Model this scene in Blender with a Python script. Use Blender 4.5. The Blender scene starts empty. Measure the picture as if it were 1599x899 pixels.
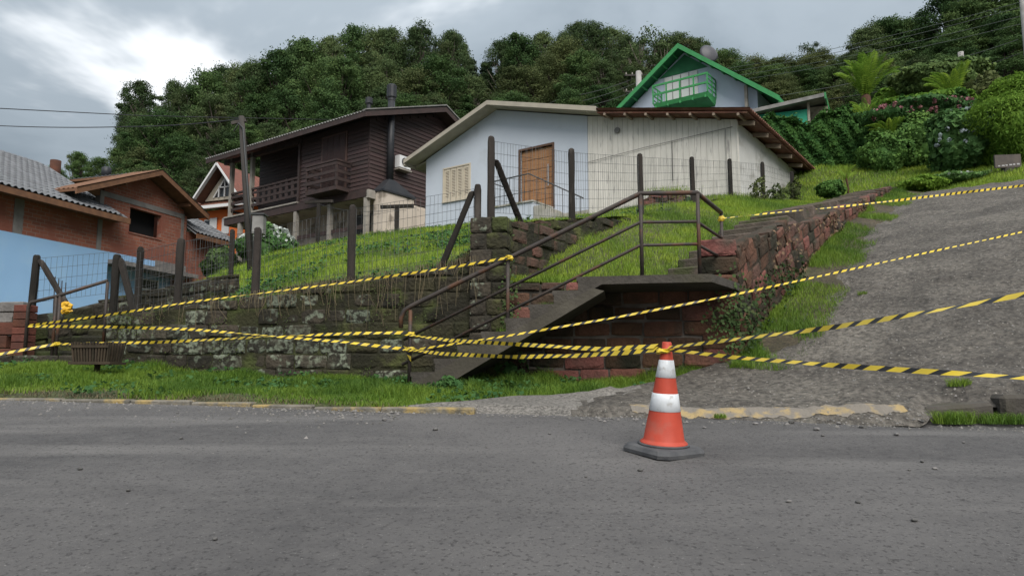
import bpy, bmesh, math, random
import numpy as np
from mathutils import Vector, Matrix

# ---------------------------------------------------------------- camera, sky, sun, exposure
SC = bpy.context.scene
COL = SC.collection
F_PX = 1140.0                                   # focal length for a 1599 px wide frame
PITCH = math.atan(140.5 / F_PX)                 # camera tilted up about seven degrees
CZ = 0.478                                      # camera height above the foot of the cone
cam_d = bpy.data.cameras.new('camera')
cam = bpy.data.objects.new('camera', cam_d)
COL.objects.link(cam)
cam.location = (0, 0, CZ)
cam.rotation_euler = (math.radians(90) + PITCH, 0, 0)
cam_d.sensor_width = 36.0
cam_d.lens = F_PX / 1599.0 * 36.0
cam_d.clip_start = 0.05
cam_d.clip_end = 2000
SC.camera = cam

SUN_EL, SUN_AZ = math.radians(47), math.radians(163)   # high behind the camera, veiled by cloud
world = bpy.data.worlds.new('World')
SC.world = world
world.use_nodes = True
wn = world.node_tree.nodes
wl = world.node_tree.links
for n in list(wn):
    wn.remove(n)
def wnode(t, **kw):
    n = wn.new(t)
    for k, v in kw.items():
        setattr(n, k, v)
    return n
def wmath(op, a, b=None, c=None):
    n = wnode('ShaderNodeMath', operation=op)
    for i, x in enumerate((a, b, c)):
        if x is None:
            continue
        if isinstance(x, (int, float)):
            n.inputs[i].default_value = x
        else:
            wl.new(x, n.inputs[i])
    return n.outputs[0]
sky = wnode('ShaderNodeTexSky', sky_type='NISHITA')
sky.sun_disc = False
sky.sun_elevation = SUN_EL
sky.sun_rotation = SUN_AZ
sky.air_density = 1.2
sky.dust_density = 2.0
tc = wnode('ShaderNodeTexCoord')
sep = wnode('ShaderNodeSeparateXYZ')
wl.new(tc.outputs['Generated'], sep.inputs[0])
up = wmath('MAXIMUM', sep.outputs['Z'], 0.0)
den = wmath('ADD', up, 0.22)
cx = wmath('ADD', wmath('DIVIDE', sep.outputs['X'], den), 0.22)
cy = wmath('ADD', wmath('DIVIDE', sep.outputs['Y'], den), 0.33)
comb = wnode('ShaderNodeCombineXYZ')
wl.new(cx, comb.inputs[0]); wl.new(cy, comb.inputs[1])
comb.inputs[2].default_value = 5.9
n1 = wnode('ShaderNodeTexNoise')
n1.inputs['Scale'].default_value = 1.25
n1.inputs['Detail'].default_value = 6.0
n1.inputs['Roughness'].default_value = 0.52
n1.inputs['Distortion'].default_value = 0.25
wl.new(comb.outputs[0], n1.inputs['Vector'])
ramp = wnode('ShaderNodeValToRGB')
ramp.color_ramp.interpolation = 'EASE'
e = ramp.color_ramp.elements
e[0].position = 0.36; e[0].color = (0.098, 0.116, 0.131, 1)
e[1].position = 0.64; e[1].color = (0.40, 0.41, 0.42, 1)
m = ramp.color_ramp.elements.new(0.52); m.color = (0.142, 0.163, 0.180, 1)
wl.new(n1.outputs['Fac'], ramp.inputs[0])
# overcast sky: brighter overhead than near the horizon (CIE overcast law, scaled to 1 at 20 degrees)
cie = wmath('MULTIPLY_ADD', up, 1.6, 0.46)
cl = wnode('ShaderNodeVectorMath', operation='SCALE')
wl.new(ramp.outputs[0], cl.inputs[0]); wl.new(cie, cl.inputs['Scale'])
ns = wnode('ShaderNodeVectorMath', operation='SCALE')
wl.new(sky.outputs[0], ns.inputs[0]); ns.inputs['Scale'].default_value = 0.05
mix = wnode('ShaderNodeMixRGB')
mix.inputs[0].default_value = 0.90
wl.new(ns.outputs[0], mix.inputs[1]); wl.new(cl.outputs[0], mix.inputs[2])
bg = wnode('ShaderNodeBackground')
bg.inputs['Strength'].default_value = 1.0
wl.new(mix.outputs[0], bg.inputs['Color'])
wo = wnode('ShaderNodeOutputWorld')
wl.new(bg.outputs[0], wo.inputs['Surface'])

sun_d = bpy.data.lights.new('sun', 'SUN')
sun_d.energy = 1.5
sun_d.angle = math.radians(45)
sun_d.color = (1.0, 0.96, 0.9)
sun = bpy.data.objects.new('sun', sun_d)
COL.objects.link(sun)
sdir = Vector((math.sin(SUN_AZ) * math.cos(SUN_EL), math.cos(SUN_AZ) * math.cos(SUN_EL), math.sin(SUN_EL)))
sun.rotation_euler = sdir.to_track_quat('Z', 'Y').to_euler()
SC.view_settings.view_transform = 'Standard'
SC.view_settings.look = 'None'
SC.view_settings.exposure = 1.6
SC.view_settings.gamma = 1.0
SC.view_settings.use_curve_mapping = False
SC.cycles.use_denoising = True
SC.cycles.max_bounces = 6
SC.cycles.diffuse_bounces = 3
SC.cycles.transparent_max_bounces = 8

# ---------------------------------------------------------------- survey helpers (pixel of the photograph + real depth -> world point)
def ray(px, py):
    r = (px - 799.5) / F_PX; u = (449.5 - py) / F_PX
    return np.array([r, math.cos(PITCH) - u * math.sin(PITCH), math.sin(PITCH) + u * math.cos(PITCH)])
def at(px, py, Y):
    d = ray(px, py)
    return np.array([0, 0, CZ]) + d * Y / d[1]
def road_z(X, Y):
    return 0.125 * (Y - 4.83)
def on_road(px, py):
    d = ray(px, py)
    t = (-0.125 * 4.83 - CZ) / (d[2] - 0.125 * d[1])
    return np.array([0, 0, CZ]) + d * t
def on_plane(px, py, A, dr):
    d = ray(px, py); n = np.array([-dr[1], dr[0]])
    t = (n @ np.array(A[:2])) / (n @ d[:2])
    return np.array([0, 0, CZ]) + d * t
def unit(v):
    v = np.array(v, float); return v / np.linalg.norm(v)

# ---------------------------------------------------------------- materials
MATS = {}
def mat(name, c1, c2=None, rough=0.85, scale=6.0, detail=4.0, lo=0.35, hi=0.65, bump=0.0, bscale=None, metal=0.0,
        c3=None, scale3=2.0, lo3=0.55, hi3=0.65, rnd=0.0, island=0.0, spec=0.3, coords='pos', stretch=None, trans=0.0, bdist=0.02):
    """Principled material: two tones mixed by noise, a third in patches, per-object or per-piece brightness changes, fine relief."""
    if name in MATS:
        return MATS[name]
    m = bpy.data.materials.new(name); m.use_nodes = True
    nt = m.node_tree; N = nt.nodes; L = nt.links
    b = N['Principled BSDF']
    b.inputs['Roughness'].default_value = rough
    b.inputs['Metallic'].default_value = metal
    b.inputs['Specular IOR Level'].default_value = spec
    if coords == 'pos':
        vec = N.new('ShaderNodeNewGeometry').outputs['Position']
    else:
        vec = N.new('ShaderNodeTexCoord').outputs['Object']
    if stretch:
        mp = N.new('ShaderNodeMapping'); mp.inputs['Scale'].default_value = stretch
        L.new(vec, mp.inputs['Vector']); vec = mp.outputs[0]
    def noise(s, d=4.0):
        n = N.new('ShaderNodeTexNoise'); n.inputs['Scale'].default_value = s; n.inputs['Detail'].default_value = d
        L.new(vec, n.inputs['Vector']); return n.outputs['Fac']
    def rng(x, a, b_):
        r = N.new('ShaderNodeMapRange'); r.inputs['From Min'].default_value = a; r.inputs['From Max'].default_value = b_
        L.new(x, r.inputs['Value']); return r.outputs[0]
    def mixc(f, a, b_):
        x = N.new('ShaderNodeMixRGB')
        if isinstance(f, float): x.inputs[0].default_value = f
        else: L.new(f, x.inputs[0])
        for i, q in ((1, a), (2, b_)):
            if isinstance(q, tuple): x.inputs[i].default_value = (*q, 1)
            else: L.new(q, x.inputs[i])
        return x.outputs[0]
    col = c1
    if c2:
        col = mixc(rng(noise(scale, detail), lo, hi), c1, c2)
    if c3:
        col = mixc(rng(noise(scale3, 5.0), lo3, hi3), col, c3)
    if rnd or island:
        if isinstance(col, tuple):
            col = mixc(0.0, col, col)
        src = []
        if rnd: src.append((N.new('ShaderNodeObjectInfo').outputs['Random'], rnd))
        if island: src.append((N.new('ShaderNodeNewGeometry').outputs['Random Per Island'], island))
        for s, amt in src:
            hs = N.new('ShaderNodeHueSaturation')
            r = N.new('ShaderNodeMapRange'); r.inputs['To Min'].default_value = 1 - amt; r.inputs['To Max'].default_value = 1 + amt
            L.new(s, r.inputs['Value']); L.new(r.outputs[0], hs.inputs['Value'])
            r2 = N.new('ShaderNodeMapRange'); r2.inputs['To Min'].default_value = 0.5 + amt * .05; r2.inputs['To Max'].default_value = 0.5 - amt * .05
            L.new(s, r2.inputs['Value']); L.new(r2.outputs[0], hs.inputs['Hue'])
            L.new(col, hs.inputs['Color']); col = hs.outputs[0]
    if isinstance(col, tuple): b.inputs['Base Color'].default_value = (*col, 1)
    else: L.new(col, b.inputs['Base Color'])
    if bump:
        bp = N.new('ShaderNodeBump'); bp.inputs['Strength'].default_value = bump; bp.inputs['Distance'].default_value = bdist
        L.new(noise(bscale or scale * 6, 6.0), bp.inputs['Height']); L.new(bp.outputs[0], b.inputs['Normal'])
    if trans:
        tr = N.new('ShaderNodeBsdfTranslucent')
        if isinstance(col, tuple): tr.inputs[0].default_value = (*col, 1)
        else: L.new(col, tr.inputs[0])
        ms = N.new('ShaderNodeMixShader'); ms.inputs[0].default_value = trans
        L.new(b.outputs[0], ms.inputs[1]); L.new(tr.outputs[0], ms.inputs[2])
        L.new(ms.outputs[0], N['Material Output'].inputs['Surface'])
    MATS[name] = m
    return m

# ---------------------------------------------------------------- mesh builder and object helpers
class MB:
    def __init__(s): s.v = []; s.f = []; s.uv = []
    def add(s, vs, fs):
        o = len(s.v); s.v += [tuple(map(float, q)) for q in vs]; s.f += [tuple(i + o for i in f) for f in fs]; return s
    def box(s, x0, x1, y0, y1, z0, z1):
        return s.add([(x0,y0,z0),(x1,y0,z0),(x1,y1,z0),(x0,y1,z0),(x0,y0,z1),(x1,y0,z1),(x1,y1,z1),(x0,y1,z1)],
                     [(0,3,2,1),(4,5,6,7),(0,1,5,4),(1,2,6,5),(2,3,7,6),(3,0,4,7)])
    def hexa(s, b4, t4):
        return s.add(list(b4) + list(t4), [(0,3,2,1),(4,5,6,7),(0,1,5,4),(1,2,6,5),(2,3,7,6),(3,0,4,7)])
    def beam(s, p, q, w, h, up=(0,0,1)):
        p = np.array(p, float); q = np.array(q, float); d = unit(q - p); upv = np.array(up, float)
        a = np.cross(d, upv)
        if np.linalg.norm(a) < 1e-4: a = np.cross(d, (1,0,0))
        a = unit(a); b = np.cross(a, d)
        c = lambda o, i, j: o + a * w * .5 * i + b * h * .5 * j
        return s.add([c(p,-1,-1),c(p,1,-1),c(p,1,1),c(p,-1,1),c(q,-1,-1),c(q,1,-1),c(q,1,1),c(q,-1,1)],
                     [(0,1,2,3),(4,7,6,5),(0,4,5,1),(1,5,6,2),(2,6,7,3),(3,7,4,0)])
    def tube(s, pts, r, n=8, cap=True):
        pts = [np.array(p, float) for p in pts]; k = len(pts)
        rs = r if isinstance(r, (list, tuple)) else [r] * k
        rings = []; pa = None
        for i, p in enumerate(pts):
            d = unit(pts[min(i+1,k-1)] - pts[max(i-1,0)])
            a = np.cross(d, (0,0,1)) if pa is None else pa - d * (pa @ d)
            if np.linalg.norm(a) < 1e-3: a = np.cross(d, (1,0,0))
            a = unit(a); pa = a; b = np.cross(d, a)
            rings.append([p + (a*math.cos(t) + b*math.sin(t)) * rs[i] for t in (2*math.pi*j/n for j in range(n))])
        vs = [q for R_ in rings for q in R_]; fs = []
        for i in range(k-1):
            for j in range(n):
                fs.append((i*n+j, i*n+(j+1)%n, (i+1)*n+(j+1)%n, (i+1)*n+j))
        if cap: fs += [tuple(range(n-1,-1,-1)), tuple((k-1)*n+j for j in range(n))]
        return s.add(vs, fs)
    def lathe(s, prof, n=24, c=(0,0,0), cap=True):
        vs = []; fs = []
        for (r, z) in prof:
            for j in range(n):
                t = 2*math.pi*j/n; vs.append((c[0]+r*math.cos(t), c[1]+r*math.sin(t), c[2]+z))
        for i in range(len(prof)-1):
            for j in range(n):
                fs.append((i*n+j, i*n+(j+1)%n, (i+1)*n+(j+1)%n, (i+1)*n+j))
        if cap: fs += [tuple(range(n-1,-1,-1)), tuple((len(prof)-1)*n+j for j in range(n))]
        return s.add(vs, fs)
    def prism(s, poly, axis, a0, a1):
        """poly: 2D outline; axis 'x','y' or 'z' is the extrusion direction."""
        n = len(poly)
        def pt(p, a):
            return {'x': (a, p[0], p[1]), 'y': (p[0], a, p[1]), 'z': (p[0], p[1], a)}[axis]
        vs = [pt(p, a0) for p in poly] + [pt(p, a1) for p in poly]
        fs = [tuple(range(n))[::-1], tuple(range(n, 2*n))] + [(i, (i+1)%n, n+(i+1)%n, n+i) for i in range(n)]
        return s.add(vs, fs)
    def build(s, name, m, parent=None, smooth=False, z0=None, bevel=0.0):
        me = bpy.data.meshes.new(name)
        if z0 is None: z0 = base_z(parent)
        vs = [(x, y, z - z0) for x, y, z in s.v] if z0 else s.v
        me.from_pydata(vs, [], s.f)
        bm = bmesh.new(); bm.from_mesh(me); bmesh.ops.recalc_face_normals(bm, faces=bm.faces)
        if bevel:
            bmesh.ops.bevel(bm, geom=[e_ for e_ in bm.edges], offset=bevel, segments=1, affect='EDGES', clamp_overlap=True)
        bm.to_mesh(me); bm.free()
        if smooth: me.shade_smooth()
        me.materials.append(m)
        o = bpy.data.objects.new(name, me); COL.objects.link(o)
        if parent: o.parent = parent
        return o
def base_z(o):
    while o is not None and '_z0' not in o: o = o.parent
    return o['_z0'] if o is not None else 0.0
def tag(o, label=None, cat=None, group=None, kind=None):
    if label: o['label'] = label
    if cat: o['category'] = cat
    if group: o['group'] = group
    if kind: o['kind'] = kind
    return o
def thing(name, label, cat, loc=(0,0,0), rz=0.0, group=None, kind=None):
    o = bpy.data.objects.new(name, None); COL.objects.link(o)
    o.empty_display_size = 0.2
    o.location = loc; o.rotation_euler = (0,0,rz)
    o['_z0'] = float(loc[2])
    return tag(o, label, cat, group, kind)
def mesh_np(name, V_, F_, m, parent=None, smooth=False):
    V_ = np.asarray(V_, np.float32); F_ = np.asarray(F_, np.int32); k = F_.shape[1]
    me = bpy.data.meshes.new(name)
    me.vertices.add(len(V_)); me.vertices.foreach_set('co', V_.ravel())
    me.loops.add(F_.size); me.loops.foreach_set('vertex_index', F_.ravel())
    me.polygons.add(len(F_)); me.polygons.foreach_set('loop_start', np.arange(0, F_.size, k, dtype=np.int32))
    me.update(calc_edges=True); me.validate()
    if smooth: me.shade_smooth()
    me.materials.append(m)
    o = bpy.data.objects.new(name, me); COL.objects.link(o)
    if parent: o.parent = parent
    return o
def inst(name, me, parent, loc, rot=(0,0,0), sc=(1,1,1)):
    o = bpy.data.objects.new(name, me); COL.objects.link(o)
    o.parent = parent; o.location = loc; o.rotation_euler = rot; o.scale = sc
    return o
def copy_tree(o, parent=None):
    c = o.copy(); COL.objects.link(c)
    if parent: c.parent = parent
    for ch in list(o.children): copy_tree(ch, c)
    return c
def grid_mesh(name, X, Y, Z, m, smooth=True, parent=None):
    ny, nx = X.shape
    idx = np.arange(ny*nx).reshape(ny, nx)
    Fq = np.stack([idx[:-1,:-1], idx[:-1,1:], idx[1:,1:], idx[1:,:-1]], -1).reshape(-1, 4)
    return mesh_np(name, np.stack([X,Y,Z], -1).reshape(-1, 3), Fq, m, parent, smooth)
RNG = np.random.default_rng(7)
RND = random.Random(11)
def vnoise(X, Y, s, seed=0):
    """cheap smooth value noise"""
    r = np.random.default_rng(seed); T = r.random((64, 64))
    x = np.asarray(X) / s; y = np.asarray(Y) / s
    x0 = np.floor(x).astype(int); y0 = np.floor(y).astype(int); fx = x - x0; fy = y - y0
    fx = fx*fx*(3-2*fx); fy = fy*fy*(3-2*fy)
    g = lambda i, j: T[i % 64, j % 64]
    return (g(x0,y0)*(1-fx)+g(x0+1,y0)*fx)*(1-fy) + (g(x0,y0+1)*(1-fx)+g(x0+1,y0+1)*fx)*fy - 0.5
class TPS:
    def __init__(s, pts):
        p = np.array(pts, float); s.c = p[:, :2]; n = len(p)
        d = np.linalg.norm(s.c[:,None]-s.c[None], axis=-1)
        K = np.where(d > 0, d*d*np.log(d+1e-12), 0) + np.eye(n)*0.05
        P_ = np.hstack([np.ones((n,1)), s.c])
        A = np.block([[K, P_],[P_.T, np.zeros((3,3))]])
        s.w = np.linalg.solve(A, np.concatenate([p[:,2], np.zeros(3)]))
    def __call__(s, X, Y):
        X = np.asarray(X, float); sh = X.shape; q = np.stack([X.ravel(), np.asarray(Y, float).ravel()], -1)
        d = np.linalg.norm(q[:,None]-s.c[None], axis=-1)
        K = np.where(d > 0, d*d*np.log(d+1e-12), 0)
        z = K @ s.w[:-3] + s.w[-3] + q @ s.w[-2:]
        return z.reshape(sh)
# ---------------------------------------------------------------- directions of the place
SDV = np.array([.583, .812]); RDV = np.array([.812, -.583])    # up the ramp, and to its right
def st(X, Y): return X*SDV[0]+Y*SDV[1], X*RDV[0]+Y*RDV[1]
def xy(s, t): return SDV[0]*s + RDV[0]*t, SDV[1]*s + RDV[1]*t
T_FENCE, T_W3 = -5.21, -2.69
LD = unit((1, -.15))                                            # along the street wall, left to right
def wall_y(X): return 8.55 - .15*X
def edge_y(X): return 6.17 - .167*X
RS = [4, 6.2, 7.3, 8.4, 9.4, 11.4, 14, 18, 20.7, 24, 40]
RZ = [-.5, .1, .42, .74, 1.17, 2.05, 3.05, 4.35, 5.12, 6.0, 10.2]
def ramp_z(X, Y):
    s, t = st(X, Y)
    f = sum(np.interp(s + o, RS, RZ) for o in (-.5, -.25, 0, .25, .5)) / 5
    p = road_z(X, Y) + .03
    return .5*(f + p + np.sqrt((f - p)**2 + .012))

# ---------------------------------------------------------------- materials of the setting
def ground_mat(name, c1, c2, c3, s1, s2, s3, bump, dist, speck=None, rough=.9):
    m = bpy.data.materials.new(name); m.use_nodes = True
    N = m.node_tree.nodes; L = m.node_tree.links; b = N['Principled BSDF']
    b.inputs['Roughness'].default_value = rough; b.inputs['Specular IOR Level'].default_value = .25
    pos = N.new('ShaderNodeNewGeometry').outputs['Position']
    def nz(s, d=5, ro=.6):
        n = N.new('ShaderNodeTexNoise'); n.inputs['Scale'].default_value = s; n.inputs['Detail'].default_value = d
        n.inputs['Roughness'].default_value = ro; L.new(pos, n.inputs['Vector']); return n.outputs['Fac']
    def rr(x, a, b_, c=0., d=1.):
        r = N.new('ShaderNodeMapRange'); r.inputs[1].default_value = a; r.inputs[2].default_value = b_
        r.inputs[3].default_value = c; r.inputs[4].default_value = d; L.new(x, r.inputs[0]); return r.outputs[0]
    def mx(f, a, b_, t='MIX'):
        x = N.new('ShaderNodeMixRGB'); x.blend_type = t; L.new(f, x.inputs[0])
        for i, q in ((1, a), (2, b_)):
            if isinstance(q, tuple): x.inputs[i].default_value = (*q, 1)
            else: L.new(q, x.inputs[i])
        return x.outputs[0]
    col = mx(rr(nz(s1, 3), .4, .6), c1, c2)
    col = mx(rr(nz(s2, 4), .52, .68), col, c3)
    fine = nz(s3, 2, .7)
    col = mx(rr(fine, .3, .7, .75, .0), col, (0.012, .011, .011))
    if speck:
        v = N.new('ShaderNodeTexVoronoi'); v.inputs['Scale'].default_value = speck[0]; L.new(pos, v.inputs['Vector'])
        wn_ = N.new('ShaderNodeTexWhiteNoise'); L.new(v.outputs['Color'], wn_.inputs['Vector'])
        a = rr(v.outputs['Distance'], .12, .3, 1., 0.)
        g = rr(wn_.outputs['Value'], speck[2], speck[2]+.05)
        mm = N.new('ShaderNodeMath'); mm.operation = 'MULTIPLY'; L.new(a, mm.inputs[0]); L.new(g, mm.inputs[1])
        col = mx(mm.outputs[0], col, speck[1])
    L.new(col, b.inputs['Base Color'])
    bp = N.new('ShaderNodeBump'); bp.inputs['Strength'].default_value = bump; bp.inputs['Distance'].default_value = dist
    L.new(nz(s3*.6, 6, .75), bp.inputs['Height']); L.new(bp.outputs[0], b.inputs['Normal'])
    return m
def road_mat():
    m = bpy.data.materials.new('asphalt'); m.use_nodes = True
    N = m.node_tree.nodes; L = m.node_tree.links; b = N['Principled BSDF']
    b.inputs['Roughness'].default_value = .82; b.inputs['Specular IOR Level'].default_value = .25
    pos = N.new('ShaderNodeNewGeometry').outputs['Position']
    def nz(s, d=4, ro=.55, st_=None, rot=0.):
        v = pos
        if st_:
            mp = N.new('ShaderNodeMapping'); mp.inputs['Rotation'].default_value = (0,0,rot); mp.inputs['Scale'].default_value = st_; L.new(v, mp.inputs[0]); v = mp.outputs[0]
        n = N.new('ShaderNodeTexNoise'); n.inputs['Scale'].default_value = s; n.inputs['Detail'].default_value = d; n.inputs['Roughness'].default_value = ro
        L.new(v, n.inputs['Vector']); return n.outputs['Fac']
    def rr(x, a, b_, c=0., d=1.):
        r = N.new('ShaderNodeMapRange'); r.inputs[1].default_value = a; r.inputs[2].default_value = b_; r.inputs[3].default_value = c; r.inputs[4].default_value = d; L.new(x, r.inputs[0]); return r.outputs[0]
    def mx(f, a, b_):
        x = N.new('ShaderNodeMixRGB'); L.new(f, x.inputs[0])
        for i, q in ((1, a), (2, b_)):
            if isinstance(q, tuple): x.inputs[i].default_value = (*q, 1)
            else: L.new(q, x.inputs[i])
        return x.outputs[0]
    col = mx(rr(nz(.30, 3), .40, .60), (.064,.061,.061), (.108,.102,.100))          # broad darker and paler fields
    col = mx(rr(nz(1.0, 4, .6, (.22,1.7,1), .62), .50, .68), col, (.128,.121,.117))    # paler worn tracks
    col = mx(rr(nz(.55, 4, .6, (.5,1.3,1), -.3), .56, .74), col, (.056,.053,.053))   # dark patches
    col = mx(rr(nz(9, 3), .35, .75, 0., .35), col, (.13,.123,.118))
    col = mx(rr(nz(42, 2, .7), .55, .68, 0., .75), col, (.026,.024,.024))             # pits between the stones
    col = mx(rr(nz(75, 2, .7), .64, .74, 0., .6), col, (.24,.23,.22))                # bright grains
    L.new(col, b.inputs['Base Color'])
    bp = N.new('ShaderNodeBump'); bp.inputs['Strength'].default_value = .7; bp.inputs['Distance'].default_value = .014
    L.new(nz(48, 5, .75), bp.inputs['Height']); L.new(bp.outputs[0], b.inputs['Normal'])
    return m
M_road = road_mat()
M_ramp = ground_mat('rough_concrete', (.185,.166,.143), (.125,.112,.097), (.24,.217,.185), 1.6, .6, 19, 1.0, .06, (30, (.30,.28,.25), .78))
M_apron = ground_mat('smooth_concrete', (.22,.204,.185), (.18,.167,.15), (.25,.23,.207), 1.5, .8, 40, .4, .01)
M_soil = ground_mat('grassy_soil', (.085,.10,.035), (.06,.075,.028), (.13,.105,.06), 1.3, .6, 20, .6, .03)
M_forest_floor = ground_mat('forest_floor', (.035,.045,.02), (.025,.033,.016), (.05,.045,.03), .4, .2, 3, .8, .1)

# ---------------------------------------------------------------- road
xs = np.concatenate([np.linspace(-60,-8,14)[:-1], np.linspace(-8,8,81), np.linspace(8,60,14)[1:]])
us = np.concatenate([np.linspace(-20,-4,6)[:-1], np.linspace(-4,0,60)])
X = np.repeat(xs[None], len(us), 0); Yr = edge_y(np.clip(X,-30,30)) + .35 + us[:,None]*1.0
Yr = np.where(us[:,None] < -4, Yr + (us[:,None]+4)*.5, Yr)
Z = road_z(X, Yr) + .018*vnoise(X, Yr, 1.7, 3) + .01*vnoise(X, Yr, .6, 4)
tag(grid_mesh('road', X, Yr, Z, M_road), 'grey worn asphalt street in the foreground', kind='structure')
def road_at(X, Y): return float(road_z(X, Y) + .018*vnoise(X, Y, 1.7, 3) + .01*vnoise(X, Y, .6, 4))

# ---------------------------------------------------------------- verge between street and wall
def verge_z(X, Y):
    k = np.clip((Y - edge_y(X)) / (wall_y(X) - edge_y(X)), 0, 1)
    lift = np.clip((-X - 2) / 5, 0, 1)*.2
    return road_z(X, Y) + .03 - .12*np.clip(1 - k*25, 0, 1) + k*np.interp(X, [-10,-5.2,-4.3,-1.2,1.0,2.5], [.10,.07,-.03,-.09,-.06,.03]) + .05*vnoise(X, Y, .9, 5)*np.clip(k*6,0,1) + .03*vnoise(X, Y, .35, 6)*np.clip(k*6,0,1)
xs = np.linspace(-24, 3.0, 190); ks = np.linspace(0, 1, 40)
X = np.repeat(xs[None], 40, 0); Y0v = np.where(X > -1.15, np.interp(X, [-1.2,-.62,-.1,.62,1.35,1.95,2.6,3.1], [6.42,6.52,6.78,7.05,7.55,7.95,8.3,8.6]) - .2, edge_y(X) + .02)
Yv = Y0v + ks[:,None]*(wall_y(X) + .45 - Y0v + np.clip((-X-5.2)*4, 0, 1.6))
tag(grid_mesh('verge', X, Yv, verge_z(X, Yv), M_soil), kind='structure')

# ---------------------------------------------------------------- steep concrete ramp
LBX = [-1.2, -.62, -.1, .62, 1.35, 1.95, 2.6]; LBY = [6.42, 6.52, 6.78, 7.05, 7.55, 7.95, 8.3]
def ramp_top(X):
    w = wall_y(2.55)*0 + 8.17 + (X-2.55)*1.393 - .62
    w = np.where(X < 2.6, np.interp(X, LBX, LBY), np.maximum(w, 8.25))
    w = w + .10*vnoise(X, X*0+3., .5, 9)
    return np.minimum(w, (20.35 - .583*X)/.812)
def ramp_start(X):
    base = edge_y(X) + .05*vnoise(X, X*0, .35, 8) + .03*vnoise(X, X*0, .12, 18)
    return base + np.clip((X-3.15)/.2, 0, 1)*.28
xs = np.concatenate([np.linspace(-1.2, 6, 120), np.linspace(6, 22, 120)[1:]]); ks = np.linspace(0,1,150)
X = np.repeat(xs[None], 150, 0); Y = ramp_start(X) + ks[:,None]*(ramp_top(X) - ramp_start(X))
def ramp_surf(X, Y):
    k = np.clip((Y - ramp_start(X))/.22, 0, 1)
    rough = np.clip((X - .1)/.8, 0.15, 1)
    return ramp_z(X, Y) + rough*(.04*vnoise(X, Y, .5, 21) + .034*vnoise(X, Y, .16, 22) + .026*vnoise(X, Y, .07, 23)) + .02 - .10*(1-k)
ro = grid_mesh('ramp', X, Y, ramp_surf(X, Y), M_ramp)
ro.data.materials.append(M_apron)
cent = np.array([p.center[:] for p in ro.data.polygons])
ap = (cent[:,0] < .62 + .5*vnoise(cent[:,0], cent[:,1], .35, 31) + .3*vnoise(cent[:,0], cent[:,1], .1, 32) + .55*(cent[:,1]-6.3)).astype(np.int32)
ro.data.polygons.foreach_set('material_index', ap)
tag(ro, kind='structure')

# ---------------------------------------------------------------- lawn and hillside
FENCE_P = [(-.25,8.59,2.20),(.84,10.1,2.68),(2.12,11.9,3.14),(3.46,13.76,3.78),(4.73,15.53,4.35),(6.11,17.45,4.72),(7.69,19.64,5.18)]
PTS = [(-5.07,9.31,1.24),(-4.2,9.3,1.25),(-3.6,9.12,1.42),(-2.03,8.86,1.60),(-.455,8.62,1.86)] + FENCE_P + [
    (-3.1,25.6,5.74),(2.3,21.7,5.36),(6.06,19.0,5.22),(-.5,23.6,5.55),(-5.8,28.9,5.92),(-9.55,31.6,5.72),(-13,34,5.4),
    (-1.5,13,2.75),(-1,18,4.05),(-4,14,2.75),(-4,20,4.3),(2.5,18,4.5),(-7,22,4.2),(-6.1,17.5,3.0),(-4.9,10.4,1.02),(-5.35,11.6,1.25),(-5.75,13,1.55),(-4.35,12,1.9),(-4.9,14.5,2.45),(-7.0,15,1.75),(-9,18,2.2),
    (-6.9,10.6,.85),(-9,12,.95),(-12,14,1.2),(-15,20,2.0),(-20,16,1.2),(-13,25,2.6),(-11,27,4.0),(-20,28,2.9),(-30,20,1.5),(-14,32,3.9),
    (-17,38,6.4),(-30,40,6.5),(-10,42,9),(0,36,9.0),(10,37,11.5),(16,32,9.6),(9.9,21,6.0),(10.2,24,7.45),(13,24,7.6),(8.5,23,6.6),(12,27,8.6),
    (13,18.5,5.85),(10,18.2,5.0),(12,16.2,4.95),(16,13.5,5.0),(22,12,5.5),(22,20,8),(16,21,7.2),(24,30,11),(40,25,12),
    (-50,60,11),(-20,60,14),(0,60,18),(20,60,21),(45,60,25),(-60,110,24),(0,110,36),(60,110,44),(0,160,52),(-90,160,38),(90,160,60)]
HILL = TPS(PTS)
def ystart(X):
    a = wall_y(X) + .12
    b = 8.59 + (X + .25)*1.393
    r = (20.25 - .583*X)/.812
    y = np.where(X < -.25, a, b)
    y = np.where(X < -5.25, 9.75 + np.clip((-5.25-X)*1.2, 0, 1.2), y)
    return np.where(X > 7.9, r, y)
def hill_z(X, Y):
    return HILL(X, Y) + .10*vnoise(X, Y, 2.3, 41) + .05*vnoise(X, Y, .8, 42)
xs = np.concatenate([np.linspace(-70,-16,14)[:-1], np.linspace(-16,7.88,130), np.linspace(7.92,26,70), np.linspace(26,80,14)[1:]])
ks = np.linspace(0, 1, 110)
X = np.repeat(xs[None], 110, 0); Y = ystart(X) + ks[:,None]**1.5*(36 - ystart(X))
tag(grid_mesh('lawn', X, Y, hill_z(X, Y), M_soil), kind='structure')
ks = np.linspace(0, 1, 50)
xs = np.linspace(-120, 130, 100); X = np.repeat(xs[None], 50, 0); Y = 35.9 + ks[:,None]*134 + X*0
tag(grid_mesh('hillside', X, Y, hill_z(X, Y) - .03, M_forest_floor), kind='structure')

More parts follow.
